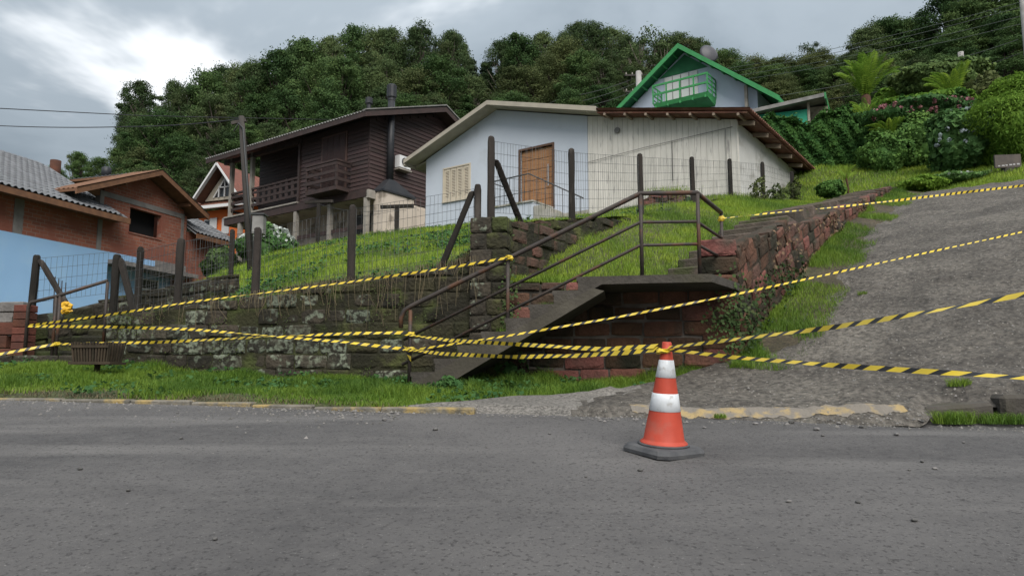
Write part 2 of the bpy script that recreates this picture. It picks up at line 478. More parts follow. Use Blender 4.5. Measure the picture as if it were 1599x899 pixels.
# ---------------------------------------------------------------- narrow grass slope between fence and side steps
W2B_S = [6.8, 7.31, 7.99, 8.82, 10.75, 13.19, 15.37, 17.7, 20.4, 22.5]; W2B_Z = [1.58, 1.70, 2.06, 2.48, 3.08, 3.78, 4.33, 4.70, 5.15, 5.6]
STP_S = [8.28, 9.57, 10.94, 12.64, 17.1, 21.9]; STP_Z = [1.54, 2.09, 2.62, 3.17, 4.25, 5.54]
def strip_z(s, t):
    k = np.clip((t - T_FENCE)/(-3.72 - T_FENCE), 0, 1)
    a = np.interp(s, W2B_S, W2B_Z); b = np.interp(s, STP_S, STP_Z)
    flat = np.clip((s - (6.87 + .5*(t - T_FENCE)))/1.1, 0, 1)
    z = a*(1-k) + b*k
    return (1.60*(1-flat) + z*flat) + .07*vnoise(s, t, .7, 51) + .03*vnoise(s, t, .25, 52)
def strip_s0(t): return .461*((t + 4.985)/.899) + 6.943 + .08
ts = np.linspace(T_FENCE-.02, -3.5, 26); ks = np.linspace(0,1,140)
Tt = np.repeat(ts[None], 140, 0); S = strip_s0(Tt) + ks[:,None]*(22.3 - strip_s0(Tt))
Xs, Ys = xy(S, Tt)
tag(grid_mesh('grass_slope', Xs, Ys, strip_z(S, Tt), M_soil), kind='structure')
# bank at the foot of the side wall, along the ramp
ts = np.linspace(T_W3-.05, T_W3+1.0, 14); ss = np.linspace(7.6, 21, 140)
Tt, S = np.meshgrid(ts, ss); Xb, Yb = xy(S, Tt)
M_litter = ground_mat('leaf_litter_soil', (.10,.08,.05), (.07,.06,.036), (.085,.10,.035), 2.5, 1.3, 25, .8, .03)
def bank_z(X, Y):
    s, t = st(X, Y)
    f = np.clip((s - 7.9)/.9, 0, 1)
    return ramp_z(X, Y) + f*(.14*(1-np.clip((t-T_W3)/.6, 0, 1.6)) + .05*vnoise(X, Y, .4, 61)) - .03*(1-f)
tag(grid_mesh('bank', Xb, Yb, bank_z(Xb, Yb), M_litter), kind='structure')

# ---------------------------------------------------------------- stones and walls
def block_mesh(seed, m):
    r = random.Random(seed); nx, nz = 5, 4; vs = []; fs = []
    for j in range(nz):
        for i in range(nx):
            x = -.5 + i/(nx-1); z = -.5 + j/(nz-1); edge = i in (0, nx-1) or j in (0, nz-1); corner = i in (0, nx-1) and j in (0, nz-1)
            y = -.5 + (r.uniform(.05,.10) if edge else r.uniform(-.05,.04)) + (.03 if corner else 0)
            jx = r.uniform(-.014,.014); jz = r.uniform(-.025,.025)
            if not edge: x *= 1.52; z *= 2.1
            if corner: x *= .985; z *= .96
            vs.append((x+jx, y, z+jz))
    for j in range(nz-1):
        for i in range(nx-1):
            a = j*nx+i; fs.append((a, a+1, a+nx+1, a+nx))
    ring = [i for i in range(nx)] + [j*nx+nx-1 for j in range(1, nz)] + [(nz-1)*nx+i for i in range(nx-2,-1,-1)] + [j*nx for j in range(nz-2,0,-1)]
    o = len(vs)
    for q in ring: vs.append((vs[q][0], .5, vs[q][2]))
    n = len(ring)
    for k in range(n): fs.append((ring[k], o+k, o+(k+1)%n, ring[(k+1)%n]))
    fs.append(tuple(o+k for k in range(n)))
    me = bpy.data.meshes.new('block'); me.from_pydata(vs, [], fs); me.materials.append(m)
    return me
M_st_dark = mat('mossy_dark_stone', (.022,.020,.015), (.05,.042,.030), scale=5, bump=.9, bscale=22, c3=(.12,.135,.10), scale3=8.5, lo3=.58, hi3=.64, rnd=.3, rough=.95, bdist=.03)
M_st_moss = mat('moss_grown_stone', (.035,.034,.016), (.02,.018,.012), scale=2.5, bump=.9, bscale=25, c3=(.06,.07,.022), scale3=3.3, lo3=.5, hi3=.66, rnd=.35, rough=.95, bdist=.03)
M_st_lich = mat('lichen_spotted_stone', (.155,.175,.13), (.026,.024,.018), scale=18, lo=.42, hi=.56, bump=.9, bscale=24, c3=(.05,.045,.032), scale3=3.0, lo3=.5, hi3=.64, rnd=.25, rough=.95, bdist=.03)
M_st_red = mat('red_sandstone', (.15,.064,.044), (.095,.046,.034), scale=3.0, bump=.8, bscale=24, c3=(.045,.038,.028), scale3=1.7, lo3=.50, hi3=.66, rnd=.4, rough=.95, bdist=.03)
M_st_red2 = mat('red_sandstone_block', (.175,.078,.054), (.115,.056,.04), scale=3.0, bump=.8, bscale=24, c3=(.07,.05,.038), scale3=1.7, lo3=.54, hi3=.68, rnd=.4, rough=.95, bdist=.03)
M_st_brown = mat('brown_sandstone', (.09,.05,.034), (.045,.032,.023), scale=3.0, bump=.8, bscale=24, c3=(.03,.028,.018), scale3=2.0, lo3=.46, hi3=.6, rnd=.4, rough=.95, bdist=.03)
M_mortar = mat('old_mortar', (.15,.128,.11), (.09,.078,.066), scale=5, bump=.5, rough=.95, c3=(.04,.036,.026), scale3=1.6)
M_mortar_d = mat('dark_mortar', (.05,.045,.035), (.03,.028,.02), scale=5, bump=.5, rough=.95)
BLK = {m.name: [block_mesh(i+k*20, m) for i in range(6)] for k, m in enumerate((M_st_dark, M_st_moss, M_st_red, M_st_brown, M_st_lich, M_st_red2))}
def stone_wall(name, label, A, ang, L0, L1, base, top, ch, bl, thick, mats, core, follow=False, proud=.035, seed=1, ragged=.0, g=.018):
    """local x along the wall, local -y is the face; base and top are world heights as functions of local x."""
    r = random.Random(seed); z0 = float(base(L0))
    root = thing(name, label, 'wall', (A[0], A[1], z0), ang)
    n = max(4, int((L1-L0)/.3)); q = [L0 + (L1-L0)*i/n for i in range(n+1)]
    mb = MB()
    for a, b in zip(q[:-1], q[1:]):
        mb.hexa([(a,proud,base(a)-.3),(b,proud,base(b)-.3),(b,thick,base(b)-.3),(a,thick,base(a)-.3)],
                [(a,proud,top(a)-.03),(b,proud,top(b)-.03),(b,thick,top(b)-.03),(a,thick,top(a)-.03)])
    mb.build('core', core, root)
    zmin = min(base(x) for x in q); k = 0
    rows = int((max(top(x) - (base(x) if follow else zmin) for x in q) + .15)/ch) + 1
    for j in range(-1, rows):
        x = L0 + (-.5*bl if j % 2 else 0) + r.uniform(-.05,.05)
        while x < L1 - .06:
            ln = bl*r.uniform(.75,1.25); a = max(x, L0); b = min(x+ln, L1); x += ln
            if b - a < .1: continue
            xm = (a+b)/2
            if follow:
                sl = (base(b)-base(a))/(b-a); zc0 = base(xm) + j*ch
            else:
                sl = 0; zc0 = zmin + j*ch
            zc1 = zc0 + ch; tp = top(xm) + r.uniform(-ragged, ragged*.6)
            if zc0 > tp - .05 or zc1 < base(xm) - .12: continue
            zc0 += r.uniform(-.014,.014); zc1 = min(zc1 + r.uniform(-.016,.016), max(tp, zc0 + .07))
            dp = .16
            m_ = mats(xm, zc0, r)
            o = inst('block' if k == 0 else 'block', r.choice(BLK[m_.name]), root,
                     (xm, dp/2 + r.uniform(-.018,.018), (zc0+zc1)/2 - z0), (r.uniform(-.03,.03), -math.atan(sl) + r.uniform(-.03,.03), r.uniform(-.03,.03)),
                     ((b-a-g), dp, (zc1-zc0-g)))
            k += 1
    return root
angL = math.atan2(LD[1], LD[0]); LLEN = math.hypot(1, .15)
def Lx(X): return X*LLEN          # local x on the street wall line from its point at X = 0
def topW1(x): return float(np.interp(x/LLEN, [-5.3,-5.07,-4.03,-2.03,-.455], [1.22,1.27,1.40,1.62,1.86]))
def baseL(x): return float(verge_z(np.array(x/LLEN), np.array(wall_y(x/LLEN)))) - .02
stone_wall('retaining_wall', 'long dark mossy stone retaining wall with pale lichen below the lawn', (0, 8.55), angL, Lx(-5.2), Lx(-.5), baseL, topW1,
           .185, .34, .35, lambda x, z, r: (M_st_lich if r.random() < (.62 if .6 < z < 1.12 else .28) else M_st_dark) if (x < -2.4 + 1.4*r.random() - 1.2*max(0, z-1.15)) else (M_st_moss if r.random() < .8 else M_st_dark), M_st_moss, seed=3, proud=.016, g=.012)
stone_wall('retaining_wall', 'red sandstone block wall behind the concrete stairs', (0, 8.55), angL, Lx(-.05), Lx(2.5), baseL, lambda x: 1.60,
           .18, .38, .35, lambda x, z, r: M_st_red2 if r.random() < (.35 + .22*x) else M_st_brown, M_mortar, seed=5, proud=.034, g=.024)
# gate pillar at the corner of the wall
pl = thing('stone_pillar', 'squat dark stone pillar at the corner of the mossy wall', 'pillar', (-.27, 8.60, .42), angL)
MB().box(-.20,.20,-.04,.34,.30,2.34).build('core', M_mortar_d, pl)
r_ = random.Random(4)
for j in range(10):
    for side in (0, 1):
        w = .26 if (j + side) % 2 else .20
        x0 = -.23 if side == 0 else .23 - (.46 - (.26 if j % 2 else .20)) 
        a, b = ((-.23, -.23 + (.26 if j % 2 else .20)) if side == 0 else (-.23 + (.26 if j % 2 else .20), .23))
        inst('block', r_.choice(BLK[(M_st_moss if side else M_st_dark).name]), pl, ((a+b)/2, .03, .10 + j*.197), (0, r_.uniform(-.02,.02), 0), (b-a-.012, .2, .185))
        inst('block', r_.choice(BLK[M_st_moss.name]), pl, (.16, .02 + .17*side + .06, .10 + j*.197), (0, 0, math.pi/2), (.17, .16, .185))
# wall that climbs beside the narrow grass slope
angS = math.atan2(SDV[1], SDV[0])
sF = lambda x: st(-.05, 8.6)[0] + x
stone_wall('retaining_wall', 'low dark stone wall climbing from the pillar towards the shed', (-.03, 8.72), angS, 0.05, 4.6,
           lambda x: float(np.interp(sF(x), W2B_S, W2B_Z)) - .08, lambda x: float(np.interp(x, [0,1.86,4.07,5], [2.36,2.72,3.15,3.3])),
           .15, .30, .3, lambda x, z, r: M_st_brown if r.random() < .5 else M_st_moss, M_st_moss, seed=8, proud=.014, g=.010)
# red wall along the ramp
def w3_top(x): return float(np.interp(8.17 + x*.812, [8.1,8.6,9.95,11.5,12.28,16,18.6,20], [1.98,2.10,2.62,3.02,3.30,4.60,5.47,5.7]))
def w3_base(x): 
    X_, Y_ = 2.55 + x*.583, 8.17 + x*.812
    return float(bank_z(np.array(X_), np.array(Y_))) - .10
stone_wall('side_wall', 'ragged red sandstone wall climbing along the left edge of the ramp', (2.55, 8.17), angS, 0, 13.2, w3_base, w3_top,
           .175, .35, .36, lambda x, z, r: M_st_red if r.random() < .55 else M_st_brown, M_st_brown, proud=.02, g=.014, follow=True, seed=12, ragged=.07)
# its near end, facing the street
we = thing('wall_end', 'narrow front end of the red sandstone wall beside the stair landing', 'wall', (2.55, 8.17, .4), angL)
for j in range(8):
    inst('block', r_.choice(BLK[(M_st_red if j % 3 else M_st_brown).name]), we, (-.20, .12, .12 + j*.205), (0, r_.uniform(-.03,.03), 0), (.40, .26, .19))

# ---------------------------------------------------------------- concrete stairs with landing, parallel to the wall
M_conc = mat('old_concrete', (.072,.064,.055), (.045,.04,.034), scale=4, bump=.6, bscale=30, c3=(.055,.05,.035), scale3=2.2, lo3=.5, hi3=.66, rough=.95)
M_conc_l = mat('pale_concrete', (.08,.072,.057), (.052,.046,.037), scale=4, bump=.4, bscale=30, c3=(.06,.054,.042), scale3=1.6, rough=.95)
Z1 = .40
stairs = thing('concrete_stairs', 'weathered concrete flight of steps with landing in front of the red wall', 'stairs', (0, 7.75, Z1), angL)
x0, x1, zt = Lx(-1.08), Lx(.95), 1.54
nst = 8; run = (x1 - x0)/nst; rise = (zt - Z1)/nst
for i in range(nst):
    a = x0 + i*run; b = a + run; top = Z1 + rise*(i+1)
    sof = lambda x: max(Z1 - .25, Z1 + (x - x0)/run*rise - .17)
    zb0, zb1 = sof(a) + .09, sof(b) + .09
    mb = MB().prism([(a, zb0), (b, zb1), (b, top), (a - .015, top), (a - .015, top - .05), (a, top - .05)], 'y', 0.0, .76)
    mb.build('step', M_conc, stairs)
MB().prism([(x0 + .1, Z1 - .16), (x1 + .02, sof(x1 + .02)), (x1 - .10, sof(x1 - .10) + .10), (x0 - .05, Z1 - .02)], 'y', -.02, .76).build('sloping_slab', M_conc_l, stairs)
lp = [(x1-.02, 0.0), (x1+.45, -.02), (Lx(2.05), -.02), (Lx(2.48)+.05, .98), (x1-.02, .82)]
la = MB().prism(lp, 'z', 1.455, 1.54).build('landing', M_conc, stairs)

# upper flight of narrow stone steps beside the ramp wall
st2 = thing('stone_stairs', 'long flight of narrow stone steps climbing beside the red ramp wall', 'stairs', (*xy(8.3, T_W3), 1.4), angS)
zs = np.arange(1.54, 5.5, .165); M_step = mat('step_stone', (.10,.08,.064), (.06,.05,.04), scale=4, bump=.7, bscale=30, c3=(.05,.055,.025), scale3=2.5, rnd=.25, rough=.95)
for k, z in enumerate(zs):
    s_ = float(np.interp(z, STP_Z, STP_S)); s2_ = float(np.interp(z+.165, STP_Z, STP_S))
    a = s_ - 8.3; L_ = s2_ - s_ + .1
    j1 = RND.uniform(-.03,.03)
    MB().box(a + j1, a + L_, .36, 1.10 + RND.uniform(-.05,.05), z - .05, z + .165).build('step', M_step, st2, bevel=.015)

# ---------------------------------------------------------------- kerb stones
M_kerb = mat('worn_yellow_kerb', (.17,.155,.13), (.10,.092,.076), scale=7, bump=.7, bscale=40, c3=(.27,.20,.085), scale3=5, lo3=.46, hi3=.60, rough=.95)
kr = thing('kerb', 'worn kerb with patches of yellow paint along the verge', 'kerb', (-3, float(edge_y(-3)), float(road_z(-3, edge_y(-3)))), math.atan2(-.167, 1))
x = -9.0
while x < 2.0:
    ln = RND.uniform(.55,.85)
    X0 = -3 + x*.986; Yk = edge_y(X0); zr = road_z(X0 + ln/2, edge_y(X0 + ln/2))
    MB().box(x, x+ln-.02, .0, .16, zr - .1, zr + .042 + RND.uniform(-.02,.012)).build('kerb_stone', M_kerb, kr, bevel=.014)
    x += ln
# broken kerb at the right foot of the ramp
rk = thing('broken_kerb', 'cracked low concrete kerb at the right foot of the ramp', 'kerb', (*at(1535, 640, 5.75)[:2], .15), math.atan2(-.12, 1))
MB().add([(-.46,.06,-.1),(.10,0,-.1),(.12,.3,-.1),(-.4,.3,-.1),(-.40,.09,.24),(.09,.02,.29),(.11,.3,.31),(-.36,.3,.27)],[(0,3,2,1),(4,5,6,7),(0,1,5,4),(1,2,6,5),(2,3,7,6),(3,0,4,7)]).build('kerb_stone', M_conc, rk, bevel=.025)
MB().box(.15, 1.5, .02, .24, -.1, .35).build('kerb_stone', M_conc, rk, bevel=.03)
# faded yellow line at the foot of the ramp
M_yel = mat('faded_yellow_paint', (.29,.215,.105), (.165,.146,.124), scale=8, detail=8, lo=.36, hi=.50, rough=.9, bump=.6, bscale=40)
Vl = []; Fl = []
for x in np.arange(1.0, 3.08, .035):
    yc = edge_y(x) + .20 + .03*math.sin(x*3) - .02*(x-1)
    for j in range(5):
        wv = lambda xx: .016*math.sin(xx*21+j) + .012*math.sin(xx*47)
        y = yc + (j-2)*.03; e0_, e1_ = (wv(x) if j == 0 else 0, wv(x+.035) if j == 0 else 0); f0_, f1_ = (wv(x) if j == 4 else 0, wv(x+.035) if j == 4 else 0)
        q = [(x, y+e0_), (x+.0351, y+e1_), (x+.0351, y+.0301+f1_), (x, y+.0301+f0_)]
        o = len(Vl)
        for (a, b) in q: Vl.append((a, b, float(ramp_surf(np.array(a), np.array(b))) + .006))
        Fl.append((o, o+1, o+2, o+3))
tag(mesh_np('road_marking', Vl, Fl, M_yel), kind='structure')
# ---------------------------------------------------------------- pipe railing of the stairs
M_pipe = mat('rusty_brown_pipe', (.05,.039,.033), (.03,.025,.023), scale=9, rough=.6, bump=.2, bscale=60, c3=(.085,.04,.022), scale3=5, lo3=.52, hi3=.66)
SA = (0, 7.79)
def sp(px, py): return on_plane(px, py, SA, LD)
rail = thing('pipe_railing', 'brown steel pipe railing of the concrete stairs', 'railing', (*sp(640, 600)[:2], .4))
rail.location.z = 0; rail['_z0'] = 0.0; lx, ly = rail.location.x, rail.location.y
def railp(mb): 
    mb.v = [(x-lx, y-ly, z) for x, y, z in mb.v]; return mb
back = np.array([2.46, 8.42, 0])
def ret(p, z): return np.array([back[0], back[1], z])
for nm, pts, r in (('handrail', [(626,512),(626,496),(632,484),(642,478),(1000,302),(1088,301)], .026),
                   ('middle_rail', [(630,530),(1000,347),(1088,346)], .017), ('lower_rail', [(628,569),(1000,383),(1088,381)], .017)):
    P3 = [sp(*q) for q in pts]; P3.append(ret(P3[-1], P3[-1][2]))
    railp(MB().tube(P3, r, 8)).build(nm, M_pipe, rail, smooth=True)
for (px, y0, y1) in ((641,484,612),(793,404,535),(1000,303,436),(1089,303,428)):
    a = sp(px, y0); b = np.array([a[0], a[1], sp(px, y1)[2]])
    railp(MB().tube([a, b], .021, 8)).build('post', M_pipe, rail, smooth=True)
railp(MB().tube([ret(0, 2.41), ret(0, 1.5)], .021, 8)).build('post', M_pipe, rail, smooth=True)

# ---------------------------------------------------------------- fences
M_post = mat('weathered_post', (.030,.025,.021), (.017,.015,.013), scale=5, bump=.7, bscale=40, rough=.95, c3=(.065,.056,.048), scale3=6, lo3=.58, hi3=.72, stretch=(1,1,.25), rnd=.3)
M_wire = mat('fence_wire', (.10,.10,.10), rough=.5, metal=.6)
def post_mb(base, top, w, n=6):
    """square post with worn rounded head and slight irregularity"""
    base = np.array(base, float); top = np.array(top, float); mb = MB(); vs = []; fs = []
    d = top - base; L_ = np.linalg.norm(d); lev = [0, .25, .5, .75, .94, .985, 1.0]; sc = [1.06, 1, .97, 1, .98, .85, .5]
    for k, (t, s_) in enumerate(zip(lev, sc)):
        c = base + d*t
        for (i, j) in ((-1,-.6),(-.6,-1),(.6,-1),(1,-.6),(1,.6),(.6,1),(-.6,1),(-1,.6)):
            vs.append((c[0] + i*w/2*s_ + RND.uniform(-.004,.004), c[1] + j*w/2*s_ + RND.uniform(-.004,.004), c[2]))
    for k in range(len(lev)-1):
        for j in range(8): fs.append((k*8+j, k*8+(j+1)%8, (k+1)*8+(j+1)%8, (k+1)*8+j))
    fs += [tuple(range(7,-1,-1)), tuple((len(lev)-1)*8+j for j in range(8))]
    return mb.add(vs, fs)
def shift(mb, o):
    mb.v = [(x-o[0], y-o[1], z-o[2]) for x, y, z in mb.v]; return mb
def wire_panel(mb, a, b, za0, za1, zb0, zb1, dv=.055, dh=.11, r=.0022, sag=0):
    """wire mesh between two posts: uprights and line wires, bottom and top heights at both ends"""
    a = np.array(a, float); b = np.array(b, float); L_ = np.linalg.norm(b-a); n = max(2, int(L_/dv))
    for i in range(1, n):
        k = i/n; p = a + (b-a)*k; z0 = za0+(zb0-za0)*k; z1 = za1+(zb1-za1)*k
        j = RND.uniform(-.012,.012)
        mb.tube([(p[0]+j,p[1],z0),(p[0]-j,p[1],z1)], r, 3, cap=False)
    m_ = max(2, int((za1-za0)/dh))
    for i in range(m_+1):
        k = i/m_
        pts = [(a[0]+(b[0]-a[0])*q, a[1]+(b[1]-a[1])*q, (za0+(za1-za0)*k)*(1-q)+(zb0+(zb1-zb0)*k)*q - sag*math.sin(q*math.pi)*k) for q in (0,.33,.66,1)]
        mb.tube(pts, r*1.2, 3, cap=False)
LB = (0, 8.75)
def fence(name, label, posts, braces, panels, group=None, w=.088):
    o = np.array([posts[0][0][0], posts[0][0][1], posts[0][0][2]])
    root = thing(name, label, 'fence', tuple(o), group=group); root['_z0'] = 0.0
    for (b, t) in posts: shift(post_mb(b, t, w), o).build('post', M_post, root)
    for (b, t) in braces: shift(post_mb(b, t, w*.92), o).build('brace', M_post, root)
    mb = MB()
    for p in panels: wire_panel(mb, *p)
    if panels: shift(mb, o).build('wire_mesh', M_wire, root)
    return root
def wp(px, ytop, zb=None, A=LB):
    t = on_plane(px, ytop, A, LD); X = t[0]
    return (np.array([t[0], t[1], (topW1(X*LLEN) - .15) if zb is None else zb]), t)
F1 = [wp(183,397), wp(283,372), wp(403,355), wp(551,320), wp(746,288)]
pan = []
for (b0, t0), (b1, t1) in zip(F1[:-1], F1[1:]):
    pan.append((b0[:2], b1[:2], topW1(b0[0]*LLEN)+.03, t0[2]-.05, topW1(b1[0]*LLEN)+.03, t1[2]-.05))
b_a = on_plane(738, 298, LB, LD); b_b = on_plane(688, 408, LB, LD)
b_c = on_plane(186, 402, LB, LD); b_d = on_plane(212, 486, LB, LD)
fence('wire_fence', 'wire mesh fence on dark posts along the top of the mossy wall', F1, [((b_b[0], b_b[1]+.02, b_b[2]-.1), (b_a[0], b_a[1]+.02, b_a[2])), ((b_d[0], b_d[1]+.02, b_d[2]-.1), (b_c[0], b_c[1]+.02, b_c[2]))], pan)
FA = (-.25, 8.69)
tops = [(767,213),(892,232),(999,240),(1080,245),(1139,248),(1190,253),(1236,268)]
F2 = []
for k, (px, py) in enumerate(tops):
    t = on_plane(px, py, FA, SDV); zb = FENCE_P[k][2] + (.12 if k == 0 else -.08); F2.append((np.array([t[0], t[1], zb]), t))
pan = []
for (b0, t0), (b1, t1) in zip(F2[:-1], F2[1:]):
    pan.append((b0[:2], b1[:2], b0[2]+.15, t0[2]-.06, b1[2]+.15, t1[2]-.06, .065, .13))
q0 = on_plane(774, 250, FA, SDV); q1 = on_plane(818, 348, FA, SDV)
fence('wire_fence', 'wire mesh fence on weathered posts climbing from the pillar past the shed', F2, [((q1[0], q1[1], q1[2]-.1), (q0[0], q0[1], q0[2]))], pan)
# small fence on the far left, behind the entrance steps
b1 = at(48, 484, 9.9); t1 = at(58, 398, 9.9); b2 = at(216, 462, 11.2); t2 = at(220, 385, 11.2); b3 = at(361, 440, 13.4); t3 = at(363, 358, 13.4)
br = (at(110, 486, 9.95), at(62, 405, 9.9))
fence('wire_fence', 'tall wire mesh fence on leaning posts in front of the blue wall', [(b1 - [0,0,.4], t1), (b2 - [0,0,.4], t2), (b3 - [0,0,.5], t3)], [br],
      [(b1[:2], b2[:2], b1[2]+.1, t1[2]-.05, b2[2]+.1, t2[2]-.05, .07, .13), (b2[:2], b3[:2], b2[2]+.1, t2[2]-.05, b3[2]+.1, t3[2]-.05, .07, .13)], w=.085)

# ---------------------------------------------------------------- entrance on the far left
M_brickred = mat('red_brick_paint', (.13,.042,.03), (.085,.032,.025), scale=5, bump=.5, bscale=30, rough=.9, rnd=.3)
M_greywall = mat('rough_grey_masonry', (.20,.185,.175), (.12,.11,.105), scale=4, bump=.8, bscale=18, rough=.95)
p4a = at(42, 486, 9.85); 
stone_wall('retaining_wall', 'dark stone side wall of the entrance steps at the far left', (p4a[0], p4a[1]), math.atan2(.92,.39), 0, 3.9,
           lambda x: .55 + .2*x, lambda x: float(np.interp(x, [0,.5,1.9,3.3,3.9], [1.34,1.40,1.86,2.26,2.4])), .2, .42, .3, lambda x, z, r: M_st_dark if r.random() < .5 else M_st_moss, M_mortar_d, seed=21, follow=True)
es = thing('entrance_steps', 'moss covered entrance steps between the two dark walls', 'steps', (-5.8, 9.3, .45), angL)
for k in range(5):
    MB().box(-.62 + .03*k, .52 + .1*k, .02 + k*.28, .6 + k*.28, .3, .72 + k*.115).build('step', M_st_moss, es, bevel=.03)
lw = thing('low_wall', 'low lichen spotted stone edge below the entrance steps', 'wall', (-6.2, 9.18, .45), angL)
for k in range(5):
    for j in range(2): inst('block', RND.choice(BLK[M_st_dark.name]), lw, (k*.32 - .12 - .1*j, .08, .10 + j*.14), (0,0,0), (.31,.2,.135))
bp = thing('brick_pillar', 'narrow red brick gate pillar at the left edge of the entrance', 'pillar', (*at(35, 560, 9.55)[:2], .55), angL)
for j in range(9):
    MB().box(-.10, .085, -.1, .1, .55 + j*.098, .55 + j*.098 + .09).build('brick', M_brickred, bp, bevel=.006)
bw = thing('brick_wall', 'low red block wall at the left edge behind the verge', 'wall', (*at(26, 575, 9.7)[:2], .5), angL)
for j in range(4):
    for k in range(5):
        x1_ = -.12 - k*.42 + (.2 if j % 2 else 0); 
        MB().box(x1_ - .41, min(x1_, -.02), -.08, .1, .52 + j*.175, .52 + j*.175 + .165).build('brick', M_brickred, bw, bevel=.008)
gw = thing('stone_wall', 'rough grey masonry wall at the left edge below the blue house wall', 'wall', (*at(40, 505, 13.6)[:2], .9), angL)
for j in range(5):
    for k in range(8):
        MB().box(-.5*k - .48 - (.2 if j % 2 else 0), -.5*k - (.2 if j % 2 else 0), -.1 + RND.uniform(-.02,.02), .15, .9 + j*.2, .9 + j*.2 + .188).build('block', M_greywall, gw, bevel=.015)
er = thing('entrance_handrail', 'rusty pipe handrail over the entrance steps at the far left', 'railing', (*at(45, 560, 9.45)[:2], 0)); er['_z0'] = 0.
o_ = np.array([er.location.x, er.location.y, 0])
pA, pB, pC = at(45,472,9.45), at(90,462,9.45), at(168,438,9.45)
shift(MB().tube([pA - [0,0,.75], pA - [0,0,.05], pA + [.03,0,0], pB, pC], .022, 8), o_).build('handrail', M_pipe, er, smooth=True)
for q in ((88,462,568),(94,462,566),(168,440,545)): 
    a = at(q[0], q[1], 9.45); b = at(q[0], q[2], 9.45); b[0] = a[0]
    shift(MB().tube([a, b], .02, 8), o_).build('post', M_pipe, er, smooth=True)
for k, px in enumerate((86, 92, 97, 103)):
    a = at(px, 432 + 3*k, 12); b = at(px - 3, 500, 12)
    ir = MB().tube([b - [0,0,.3], a], .008, 5); 
    tag(shift(ir, b).build('rebar', M_pipe), 'thin rusty steel bar sticking up before the blue wall', 'steel bar', 'four steel bars before the blue wall').location = tuple(b)
# crumpled yellow plastic on the brace
M_bag = mat('yellow_plastic', (.62,.36,.02), (.48,.27,.02), scale=14, rough=.45, bump=.5, bscale=25)
c = at(104, 480, 9.86); mb = MB(); vs = []; fs = []
for i in range(7):
    for j in range(10):
        th = 2*math.pi*j/10; h_ = .16*(i/6) - .08; rr_ = .085*(.75 + .3*math.sin(i*1.7+j*2.3)) * (1.0 if 0 < i < 6 else .45)
        vs.append((c[0]+rr_*math.cos(th)*1.05 + .01*math.sin(j*5), c[1] + rr_*math.sin(th)*.6, c[2] - .005 + h_ + .012*math.sin(j*3+i)))
for i in range(6):
    for j in range(10): fs.append((i*10+j, i*10+(j+1)%10, (i+1)*10+(j+1)%10, (i+1)*10+j))
fs += [tuple(range(9,-1,-1)), tuple(60+j for j in range(10))]
tag(shift(mb.add(vs, fs), c).build('plastic_bag', M_bag), 'crumpled bright yellow plastic caught on the leaning fence brace', 'bag').location = tuple(c)

# ---------------------------------------------------------------- litter basket on one leg
M_oldwood = mat('grey_brown_slat', (.05,.037,.023), (.032,.025,.017), scale=8, stretch=(1,1,.3), bump=.5, bscale=50, rough=.9, rnd=.25)
lb = thing('litter_basket', 'slatted wooden litter basket on a single leg in the left verge', 'litter bin', (*at(150, 600, 8.35)[:2], .42), angL*.3)
zb, zt_ = .66, .875
for (ax, n) in (('f', 13), ('b', 13), ('l', 6), ('r', 6)):
    for i in range(n):
        k = i/(n-1)*2 - 1
        if ax in 'fb': s_ = -1 if ax == 'f' else 1; p = (k*.19, s_*.13, zb); q = (k*.215, s_*.15, zt_ + RND.uniform(-.01,.01))
        else: s_ = -1 if ax == 'l' else 1; p = (s_*.19, k*.12, zb); q = (s_*.22, k*.14, zt_)
        MB().beam(p, q, .018, .028, up=(0,1,0) if ax in 'fb' else (1,0,0)).build('slat', M_oldwood, lb)
MB().box(-.24,.24,-.16,.16,zb-.03,zb).build('floor_board', M_oldwood, lb)
for s_ in (-1, 1): MB().box(-.215,.215, s_*.155-.012, s_*.155+.012, zt_-.06, zt_-.03).build('rim', M_oldwood, lb)
MB().tube([(0,0,.25),(0,0,zb-.03)], .032, 8).build('leg', M_oldwood, lb)

# ---------------------------------------------------------------- traffic cone
M_cone = mat('orange_rubber', (.42,.058,.032), (.37,.05,.028), scale=10, rough=.55, bump=.08, bscale=30, c3=(.30,.085,.06), scale3=7, lo3=.58, hi3=.8)
M_band = mat('reflective_white', (.62,.64,.66), (.52,.54,.56), scale=14, rough=.35, c3=(.38,.37,.36), scale3=20, lo3=.58, hi3=.7)
M_rub = mat('black_rubber', (.055,.056,.06), (.09,.09,.092), scale=9, rough=.85, bump=.2, bscale=60)
cp = on_road(1036, 705)
cone = thing('traffic_cone', 'orange traffic cone with two white bands standing on the asphalt', 'traffic cone', (cp[0], cp[1], road_at(cp[0], cp[1])), math.radians(33))
cone['_z0'] = 0.; cone.rotation_euler = (math.radians(5.5), math.radians(-1.0), math.radians(33))
def sq(a, c_): return [(-a+c_,-a),(a-c_,-a),(a,-a+c_),(a,a-c_),(a-c_,a),(-a+c_,a),(-a,a-c_),(-a,-a+c_)]
mb = MB(); lv = [(.205,0.0,.05),(.207,.022,.05),(.19,.045,.05),(.172,.052,.05)]
vs = []; fs = []
for (a, z, c_) in lv: vs += [(x, y, z) for x, y in sq(a, c_)]
for k in range(3):
    for j in range(8): fs.append((k*8+j, k*8+(j+1)%8, (k+1)*8+(j+1)%8, (k+1)*8+j))
fs += [tuple(range(7,-1,-1)), tuple(24+j for j in range(8))]
mb.add(vs, fs).build('base', M_rub, cone)
MB().lathe([(.165,.050),(.168,.062),(.150,.066)], 32).build('base_ring', M_rub, cone, smooth=True)
rad = lambda z: .131 + (.034 - .131)*(z - .09)/(.665 - .09)
